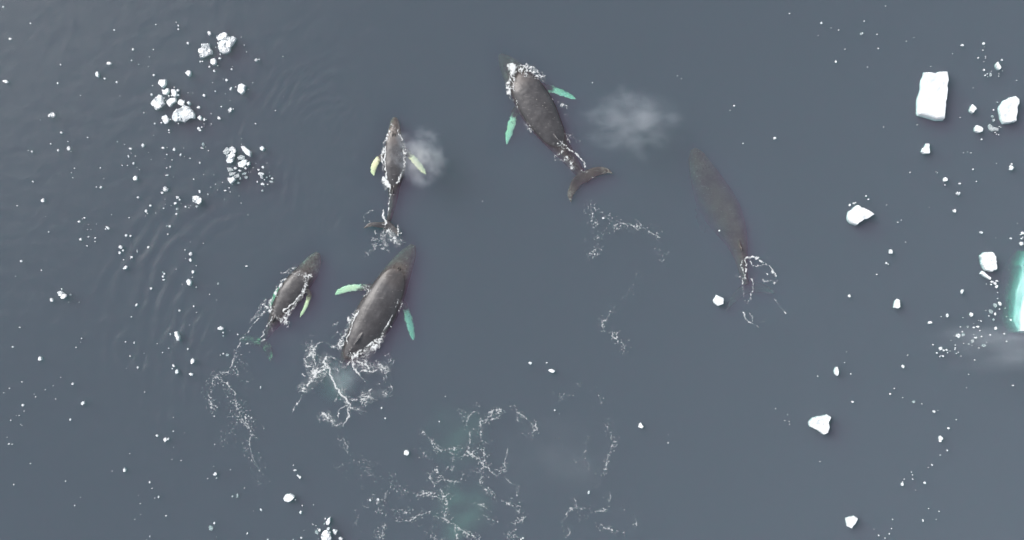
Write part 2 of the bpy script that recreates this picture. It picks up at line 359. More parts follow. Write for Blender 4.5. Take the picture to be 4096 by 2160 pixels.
whale('humpback_whale', Z5,
  [(216,72,20,-0.37),(240,120,56,-0.35),(270,190,79,-0.33),(310,270,102,-0.31),(350,350,119,-0.30),(395,430,130,-0.28),(440,510,127,-0.27),(480,590,111,-0.26),(510,660,90,-0.21),(530,730,68,-0.18),(545,800,50,-0.18),(556,870,36,-0.22),(568,940,28,-0.29),(582,1000,23,-0.32)],
  [[(300,330,29,-1.43),(290,420,32,-1.59),(285,500,32,-1.71),(300,580,27,-1.76),(320,640,12,-1.81)],
   [(440,330,27,-1.21),(490,380,27,-1.38),(520,450,29,-1.54),(535,530,24,-1.65),(540,590,10,-1.71)]],
  [[(575,970,600,1060,-0.90),(630,975,640,1060,-0.93),(700,990,700,1060,-0.96),(755,1020,745,1065,-0.96),(790,1055,785,1066,-0.96)],
   [(585,965,605,1060,-0.90),(545,1010,580,1075,-0.93),(500,1060,535,1110,-0.96),(465,1120,490,1150,-0.96),(448,1175,455,1182,-0.96)]],
  'brownish whale lying wholly under water, rightmost of the whales', dorsal=.72, pale_fluke=.0, speck=.3, spk_all=.07, film=.5, pale_fin=0.)

# ------------------------------------------------------------------ water surface: real wave relief, reflection faded out and sheet cut open over the whales
def water_surface():
    nx, ny = 620, 350; x = np.linspace(-48, 48, nx); y = np.linspace(-27, 27, ny); X, Y = np.meshgrid(x, y)
    h = .007 * perlin(X * 1.5 + .6 * perlin(X * .5, Y * .5) + Y * .35, Y * .8) * (1 + .9 * perlin(X * .12 + 8, Y * .12)) + .026 * fbm(X * .55 + .4 * fbm(X * .2, Y * .2), Y * .9, 3) + .006 * perlin(X * 1.7 + 5, Y * 2.4)
    def rings(cx, cy_, r0, r1, wl, amp, a0, a1):
        c = W(cx * 1.59, cy_ * 1.59); dx, dy = X - c[0], Y - c[1]; r = np.hypot(dx, dy); a = np.degrees(np.arctan2(-dy, dx)) % 360
        k = 1.59 / S; r0 *= k; r1 *= k
        rad = np.clip((r - r0) / (.25 * (r1 - r0)), 0, 1) * np.clip((r1 - r) / (.4 * (r1 - r0)), 0, 1)
        mid, half = ((a0 + a1) / 2) % 360, (a1 - a0) / 2
        da = abs((a - mid + 180) % 360 - 180); ang = np.clip((half - da) / (half * .7), 0, 1)
        wob = .8 * fbm(X * .3 + amp * 900, Y * .3, 3)
        return 1.9 * amp * rad * ang * np.sin(2 * np.pi * (r + wob) / wl) * np.clip(.65 + 1.1 * perlin(X * .33 + amp * 700, Y * .33), 0, 1.4)
    h += rings(780, 960, 250, 470, .95, .022, 130, 235)
    h += rings(780, 960, 200, 340, .5, .010, 110, 260)
    h += rings(800, 900, 330, 640, 1.25, .015, 110, 270)
    h += rings(960, 480, 150, 480, .8, .006, 120, 290)
    h += rings(1880, 700, 180, 420, 1.1, .012, -110, 120)
    h += rings(1300, 480, 200, 420, 1.0, .008, 20, 150)
    h += rings(1900, 760, 110, 230, .8, .02, -80, 60)
    h += rings(1900, 760, 120, 260, .7, .012, 90, 200)
    h += rings(980, 560, 60, 240, .6, .012, 140, 230)
    h += rings(985, 400, 60, 220, .6, .012, 150, 260)
    h += rings(1000, 760, 80, 200, .6, .012, -50, 60)
    h += rings(850, 760, 60, 200, .5, .010, 60, 120)
    h += rings(1370, 300, 120, 260, .8, .012, 100, 200)
    h += rings(2000, 900, 60, 200, .7, .010, 20, 120)
    fade = np.ones(X.shape)
    for C, fins, tips in WHALE_LINES:
        ds, ts = seg_dist(X, Y, C[::6, :2]); hw = np.interp(ts, np.linspace(0, 1, len(C)), C[:, 2])
        fade = np.minimum(fade, np.clip((ds - hw - .35) / 1.6, 0, 1))
        for Q in fins:
            dq, _ = seg_dist(X, Y, Q[::5, :2]); fade = np.minimum(fade, np.clip((dq - .75) / 1.4, 0, 1))
        for A in tips:
            dq, _ = seg_dist(X, Y, ((A[:, :2] + A[:, 2:4]) / 2)[::5]); fade = np.minimum(fade, np.clip((dq - .9) / 1.4, 0, 1))
    c = W(4110, 1180); fade = np.minimum(fade, np.clip((np.hypot((X - c[0]), (Y - c[1]) * .45) - 1.7) / 1.2, 0, 1))
    fade = fade * fade * (3 - 2 * fade)
    co = np.stack([X.ravel(), Y.ravel(), h.ravel() + .09], 1)
    idx = np.arange(nx * ny).reshape(ny, nx); q = np.stack([idx[:-1, :-1], idx[:-1, 1:], idx[1:, 1:], idx[1:, :-1]], -1).reshape(-1, 4)
    f = fade.ravel(); q = q[(f[q].max(1) > 0)]
    used = np.unique(q); remap = np.zeros(nx * ny, int); remap[used] = np.arange(len(used))
    m, N, L = new_mat('water_surface'); out = N.new('ShaderNodeOutputMaterial')
    t = N.new('ShaderNodeBsdfTransparent'); g = N.new('ShaderNodeBsdfGlossy'); g.inputs['Roughness'].default_value = .20
    lw = N.new('ShaderNodeLayerWeight'); lw.inputs['Blend'].default_value = .5; fres = math_node(N, L, 'ADD', math_node(N, L, 'MULTIPLY', math_node(N, L, 'POWER', lw.outputs['Facing'], 5.0), .9), .022)
    at = N.new('ShaderNodeAttribute'); at.attribute_name = 'fade'
    tc = N.new('ShaderNodeNewGeometry').outputs['Position']
    bp = N.new('ShaderNodeBump'); bp.inputs['Strength'].default_value = .35; bp.inputs['Distance'].default_value = .05
    L.new(noise(N, L, tc, 2.6, 4, .6), bp.inputs['Height']); L.new(bp.outputs[0], g.inputs['Normal'])
    mx = N.new('ShaderNodeMixShader'); L.new(math_node(N, L, 'MULTIPLY', fres, at.outputs['Fac']), mx.inputs[0]); L.new(t.outputs[0], mx.inputs[1]); L.new(g.outputs[0], mx.inputs[2]); L.new(mx.outputs[0], out.inputs[0])
    o = mesh_obj('water_surface', co[used].tolist(), remap[q].tolist(), m)
    set_attr(o.data, 'fade', f[used])
    tag(o, 'gently rippled grey water surface around the whales and ice', 'water', kind='structure')
water_surface()

# ------------------------------------------------------------------ ice
LM = []           # landmarks used by the labels: (phrase, px, py)
for ph, x, y in (('the topmost whale', 2140, 480), ('the small whale with yellowish flippers', 1578, 650), ('the leftmost whale', 1150, 1190), ('the largest whale', 1490, 1260), ('the submerged whale', 2900, 860)): LM.append((ph, x, y))
def ice_mesh(poly, h, keel, rnd, fine=1, rough=.0, sub=0.0, mat=ICE, jit=.05):
    """outline (world) -> a block with a keel under water, a bevelled rim and an uneven top"""
    P = np.array(poly); c = P.mean(0); Q = []
    size = np.ptp(P, axis=0).max()
    for i in range(len(P)):
        a, b = P[i], P[(i + 1) % len(P)]; k = max(1, int(np.linalg.norm(b - a) / (size * (.16 / fine))))
        for t in range(k): Q.append(a + (b - a) * t / k + (np.array([rnd.uniform(-1, 1), rnd.uniform(-1, 1)]) * size * jit * (.6 if t else .3)))
    Q = np.array(Q); n = len(Q); V = []; F = []
    levels = [(.80, -keel), (1.05, -keel * .35), (1.0, h * .15), (.985, h * .75), (.93, h)] + [(s, h) for s in (np.linspace(.78, .2, 2 + 2 * fine))]
    ox, oy = rnd.uniform(0, 90), rnd.uniform(0, 90)
    for li, (s, z) in enumerate(levels):
        p = c + (Q - c) * s; zz = np.full(n, z - sub)
        if li >= 3: k_ = 4.8 / max(size, .4); zz = zz + rough * fbm(p[:, 0] * k_ + ox, p[:, 1] * k_ + oy, 3)
        V.extend(zip(p[:, 0].tolist(), p[:, 1].tolist(), zz.tolist()))
    for li in range(len(levels) - 1):
        for j in range(n):
            a = li * n + j; b = li * n + (j + 1) % n; F.append((a, b, b + n, a + n))
    V.append((c[0], c[1], h - sub + rough * .2)); k = len(V) - 1; b0 = (len(levels) - 1) * n
    for j in range(n): F.append((b0 + j, b0 + (j + 1) % n, k))
    V.append((c[0], c[1], -keel - sub)); k = len(V) - 1
    for j in range(n): F.append(((j + 1) % n, j, k))
    return V, F
def area2(P): 
    P = np.array(P); x, y = P[:, 0], P[:, 1]; return .5 * (x @ np.roll(y, -1) - y @ np.roll(x, -1))
def place_ice(name, poly, h, keel, rnd, **kw):
    mat = kw.pop('mat', ICE)
    if area2(poly) < 0: poly = poly[::-1]
    c = np.array(poly).mean(0); V, F = ice_mesh([(p[0] - c[0], p[1] - c[1]) for p in poly], h, keel, rnd, **kw)
    o = mesh_obj(name, V, F, mat, smooth=False); o.location = (c[0], c[1], 0)
    return o
# one lump mesh of each of three shapes, shared by all lumps frozen into slushy floes
LUMPS = []
for s in range(3):
    rnd = random.Random(50 + s); a = sorted(rnd.uniform(0, 6.28) for _ in range(7))
    V, F = ice_mesh([(math.cos(t + .0), math.sin(t)) for t in np.linspace(0, 6.28, 7, endpoint=False) + np.array([rnd.uniform(-.3, .3) for _ in range(7)])], .75, .3, rnd, jit=.08, rough=.15)
    me = bpy.data.meshes.new('ice_lump'); me.from_pydata(V, [], F); me.materials.append(ICE); LUMPS.append(me)
def add_lumps(o, poly, count, rnd, z, r0=.10, r1=.26):
    P = np.array(poly); c = P.mean(0)
    for k in range(count):
        i = rnd.randrange(len(P)); f = math.sqrt(rnd.random()) * .82; q = P[i] + (P[(i + 1) % len(P)] - P[i]) * rnd.random(); p = (q - c) * f
        l = bpy.data.objects.new('ice_lump', LUMPS[k % 3]); COL.objects.link(l); l.parent = o
        r = rnd.uniform(r0, r1); l.location = (p[0], p[1], z); l.scale = (r * rnd.uniform(.7, 1.2), r * rnd.uniform(.7, 1.2), r * rnd.uniform(.35, .7)); l.rotation_euler = (rnd.uniform(-.3, .3), rnd.uniform(-.3, .3), rnd.uniform(0, 6.28))

FLOES = [   # view, outline, height, kind (w white block, l lumpy slush, g grey and awash), reference phrase, label
 (Z6, [(610,130),(650,103),(695,118),(690,135),(650,148),(615,148)], .25, 'l', None, 'small lumpy ice floe nestling against the top edge of a bigger one'),
 (Z6, [(622,175),(650,160),(700,130),(745,130),(762,150),(745,185),(725,205),(715,245),(685,262),(640,250),(625,210)], .3, 'l', 'the big lumpy floe at upper left', 'big lumpy ice floe with embedded blocks, topmost of the left side floes'),
 (Z6, [(495,185),(553,185),(562,215),(580,240),(575,265),(545,275),(510,290),(485,293),(482,270),(490,245),(485,235),(505,225)], .35, 'l', 'the ragged edged floe', 'white ice floe with ragged top and left edges beside the topmost lumpy floe'),
 (Z6, [(570,305),(600,298),(612,320),(605,345),(585,350),(568,335)], .35, 'w', None, 'bright compact ice block just below the ragged edged floe'),
 (Z6, [(162,490),(175,465),(222,463),(220,500),(195,527),(165,500)], .35, 'w', 'the shield shaped block', 'bright shield shaped ice block at the top of the upper left cluster'),
 (Z6, [(190,540),(215,545),(225,533),(240,530),(245,555),(225,580),(200,578)], .25, 'w', None, 'notched white ice block right below the shield shaped block'),
 (Z6, [(262,540),(290,538),(305,560),(305,585),(290,598),(270,585)], .3, 'w', None, 'smooth oval white ice block right of the notched block'),
 (Z6, [(100,652),(165,578),(185,590),(200,615),(212,650),(190,670),(150,697),(130,685),(135,668)], .28, 'l', 'the jagged left floe', 'jagged ice floe crossed by a crack, leftmost in the upper left cluster'),
 (Z6, [(228,630),(255,607),(298,605),(300,630),(265,655),(250,675),(230,650)], .26, 'w', None, 'pale angular ice block between the jagged floe and the smooth oval block'),
 (Z6, [(322,630),(340,613),(360,630),(352,652),(325,655)], .15, 'l', None, 'dull rounded ice block above the biggest rounded slushy floe'),
 (Z6, [(383,640),(398,630),(410,645),(398,660)], .2, 'w', None, 'small bright ice block touching the top right of the rounded slushy floe'),
 (Z6, [(270,740),(300,690),(335,685),(365,660),(405,675),(425,705),(445,740),(440,760),(405,765),(370,793),(330,785),(300,790),(270,770)], .3, 'l', 'the rounded slushy floe', 'biggest rounded slushy floe, made of many small ice pieces'),
 (Z6, [(195,750),(215,740),(250,770),(235,792),(205,792),(193,770)], .2, 'l', None, 'dull layered ice floe left of the rounded slushy floe'),
 (Z6, [(465,760),(485,738),(497,760),(490,780)], .25, 'w', None, 'bright pointed ice block at the right of the rounded slushy floe'),
 (Z6, [(372,412),(390,393),(412,395),(413,420),(400,440),(378,420)], .3, 'w', 'the lone tooth shaped block', 'lone tooth shaped white ice block above the upper left cluster'),
 (Z6, [(785,505),(810,494),(838,510),(830,525),(832,555),(808,577),(778,555)], .4, 'w', 'the lone chipped block', 'lone bright ice block with a chipped right edge, right of the upper left cluster'),
 (Z6, [(805,985),(825,977),(878,1020),(876,1060),(845,1045),(820,1015)], .4, 'w', 'the slanting bright block', 'bright slanting oblong ice block above the broken grey floe'),
 (Z6, [(952,990),(970,978),(985,995),(970,1018),(953,1005)], .3, 'w', None, 'round bright ice block right of the slanting oblong block'),
 (Z6, [(660,1020),(690,985),(718,1000),(715,1025),(690,1045),(670,1040)], .1, 'g', None, 'grey clear ice plate at the upper left of the broken grey floe'),
 (Z6, [(725,1000),(755,990),(760,1020),(735,1030)], .1, 'l', None, 'small rough slush plate right of the grey clear plate'),
 (Z6, [(690,1050),(725,1035),(755,1045),(745,1085),(715,1105),(695,1080)], .16, 'l', None, 'rough veined slush plate below the grey clear plate'),
 (Z6, [(770,1065),(800,1045),(830,1055),(830,1080),(780,1085)], .1, 'g', None, 'dim grey ice plate below the slanting oblong block'),
 (Z6, [(780,1110),(820,1085),(850,1085),(845,1120),(820,1145),(785,1140)], .28, 'w', 'the broken grey floe', 'white rounded ice block in the middle of the broken grey floe'),
 (Z6, [(845,1115),(868,1098),(872,1120),(855,1135)], .22, 'w', None, 'small white ice block at the right side of the broken grey floe'),
 (Z6, [(692,1145),(725,1145),(748,1165),(705,1180)], .1, 'g', None, 'upper one of three stacked grey ice slabs in the broken floe'),
 (Z6, [(710,1185),(760,1178),(755,1195),(715,1210)], .1, 'g', None, 'middle one of three stacked grey ice slabs in the broken floe'),
 (Z6, [(745,1205),(785,1190),(790,1215),(765,1228),(750,1222)], .1, 'g', None, 'lowest of three stacked grey ice slabs in the broken floe'),
 (Z6, [(700,1225),(730,1225),(745,1213),(760,1240),(725,1272),(705,1245)], .35, 'w', 'the fang shaped block', 'bright fang shaped ice block below the three stacked grey slabs'),
 (ZB, [(1375,85),(1395,80),(1420,82),(1440,105),(1430,128),(1405,132),(1380,120)], .3, 'l', 'the split white floe', 'white ice floe split by a dark crack, below the upper left cluster'),
 (ZB, [(410,765),(440,755),(455,770),(465,803),(440,795),(425,785)], .25, 'l', 'the far left ragged floe', 'ragged ice floe with a bright lower corner near the left edge'),
 (ZB, [(1250,1050),(1268,1048),(1278,1075),(1284,1085),(1280,1113),(1268,1112),(1262,1090),(1252,1075)], .35, 'w', 'the tall wavy block', 'tall narrow wavy ice block left of the leftmost whale'),
 (ZB, [(1334,685),(1345,672),(1362,678),(1367,700),(1358,720),(1340,710)], .3, 'w', 'the egg shaped block', 'egg shaped white ice block lowest in a vertical row of three'),
 (ZC, [(2087,905),(2105,880),(2135,874),(2165,890),(2168,902),(2150,920),(2125,934),(2095,925)], .4, 'w', 'the wide floe at lower left', 'wide white ice floe with chipped rim in the lower left'),
 (ZC, [(2398,1080),(2415,1055),(2431,1048),(2430,1080),(2417,1103),(2405,1098)], .35, 'w', 'the blade shaped block', 'blade shaped white ice block at the top of the bottom edge cluster'),
 (ZC, [(2362,1185),(2380,1155),(2405,1145),(2425,1165),(2437,1195),(2438,1225),(2370,1225)], .22, 'l', None, 'biggest slushy grey floe cut by the bottom edge of the picture'),
 (ZG, [(487,350),(545,345),(600,355),(640,340),(700,336),(720,420),(700,480),(706,570),(692,690),(680,808),(600,808),(540,790),(430,765),(422,740),(430,610),(458,470)], .75, 'w', 'the big rectangular floe', 'biggest bright rectangular ice floe in the upper right'),
 (ZG, [(1233,680),(1270,630),(1330,595),(1380,580),(1410,610),(1417,650),(1395,690),(1392,750),(1380,830),(1330,843),(1270,847),(1245,800),(1232,730)], .65, 'w', 'the thumb shaped floe', 'bright thumb shaped ice floe near the right edge of the picture'),
 (ZG, [(936,705),(950,690),(960,661),(985,685),(1000,710),(980,722),(962,748),(940,730)], .4, 'w', 'the star shaped block', 'bright star shaped ice block between the rectangular and thumb shaped floes'),
 (ZG, [(985,895),(1003,868),(1040,880),(1062,905),(1055,932),(1018,942),(990,925)], .4, 'w', None, 'bright pebble shaped ice block below the star shaped block'),
 (ZG, [(457,1130),(470,1095),(495,1075),(505,1048),(530,1050),(538,1145),(480,1150)], .4, 'w', 'the boot shaped block', 'bright boot shaped ice block below the big rectangular floe'),
 (ZG, [(1122,870),(1140,852),(1165,880),(1195,890),(1225,895),(1222,925),(1190,918),(1160,928),(1135,912)], .12, 'g', None, 'grey crescent ice slush left of the thumb shaped floe'),
 (ZG, [(1193,265),(1210,242),(1222,260),(1243,300),(1222,320),(1205,300)], .3, 'w', None, 'narrow slanting ice block above the thumb shaped floe'),
 (ZF, [(347,290),(360,260),(390,240),(415,218),(440,235),(470,245),(500,260),(535,283),(490,315),(460,320),(410,362),(370,350),(350,325)], .6, 'w', 'the fish shaped floe', 'bright fish shaped ice floe right of the submerged whale'),
 (ZF, [(1310,580),(1340,562),(1390,558),(1412,590),(1420,680),(1385,700),(1345,690),(1320,650)], .6, 'w', 'the loaf shaped floe', 'bright loaf shaped ice floe near the right edge, above a broken shard'),
 (ZF, [(1305,715),(1320,695),(1352,722),(1382,745),(1375,758),(1345,742)], .3, 'w', None, 'long slanting ice shard just below the loaf shaped floe'),
 (ZF, [(680,960),(690,910),(705,897),(718,905),(718,930),(722,955),(705,967)], .4, 'w', 'the bell shaped block', 'bell shaped white ice block left of the loaf shaped floe'),
 (Z5, [(345,1105),(365,1068),(412,1090),(412,1130),(375,1142),(352,1125)], .4, 'w', 'the block by the submerged whale', 'lone bright ice block left of the foam ring behind the submerged whale'),
 (ZE, [(900,572),(925,540),(985,530),(1020,518),(1042,530),(1028,570),(1032,600),(1022,635),(998,650),(960,625),(910,598)], .55, 'w', 'the heart shaped floe', 'bright heart shaped ice floe in the lower right'),
 (ZE, [(1145,1212),(1200,1197),(1222,1210),(1205,1245),(1180,1277),(1155,1265)], .45, 'w', 'the lowest right floe', 'bright wedge shaped ice floe near the bottom right edge'),
 (ZE, [(1068,225),(1078,200),(1088,198),(1097,225),(1093,250),(1084,257),(1072,245)], .3, 'w', 'the seed shaped block', 'upright seed shaped ice block above the heart shaped floe'),
]
seed = 0
for zz, poly, h, kind, phrase, label in FLOES:
    seed += 1; rnd = random.Random(seed); P = [zz.w(*p) for p in poly]
    if kind == 'g': o = place_ice('ice_floe', P, .10, .12, rnd, fine=1, rough=.05, sub=.10, mat=CLEAR, jit=.03)
    elif kind == 'l': o = place_ice('ice_floe', P, h * .4, .3, rnd, fine=2, rough=.14, mat=SLUSH, jit=.05)
    else: o = place_ice('ice_floe', P, h * .42, .6 if h > .5 else .35, rnd, fine=2 if h > .5 else 1, rough=.05 if h > .5 else .03, mat=ICE, jit=.032)
    tag(o, label, 'ice floe', 'ice floes drifting around the whales')
    if kind == 'l':
        ar = abs(area2(P)); Q = np.array(P); add_lumps(o, P, int(4 + ar * 12), rnd, h * .30)
    c = np.mean([zz.p(*p) for p in poly], axis=0)
    if phrase: LM.append((phrase, c[0], c[1]))

# the berg at the right edge: white crown, wide pale foot sloping away under water
def berg():
    rnd = random.Random(5); foot = [ZF.w(*p) for p in [(1660,560),(1632,620),(1617,720),(1588,830),(1570,960),(1568,1030),(1578,1100),(1604,1142),(1660,1150),(1900,1180),(2100,1000),(2050,700),(1850,560)]]
    crown = [ZF.w(*p) for p in [(1660,820),(1630,880),(1616,950),(1610,1030),(1604,1090),(1598,1125),(1640,1135),(1860,1150),(2030,1000),(1990,740),(1820,640),(1700,720)]]
    e = bpy.data.objects.new('iceberg', None); COL.objects.link(e); c = np.mean(foot, axis=0); e.location = (c[0], c[1], 0)
    for nm, P, h, keel, sub, mat in (('submerged_foot', foot, .3, 3.0, .62, ICE), ('crown', crown, 1.1, .9, 0, ICE)):
        if area2(P) < 0: P = P[::-1]
        V, F = ice_mesh([(p[0] - c[0], p[1] - c[1]) for p in P], h, keel, rnd, fine=3, rough=.25, sub=sub, jit=.02); mesh_obj(nm, V, F, mat, e, smooth=False)
    tag(e, 'large ice block with pale turquoise underwater foot cut by the right edge', 'iceberg')
    LM.append(('the turquoise footed iceberg', 4085, 1150))
berg()

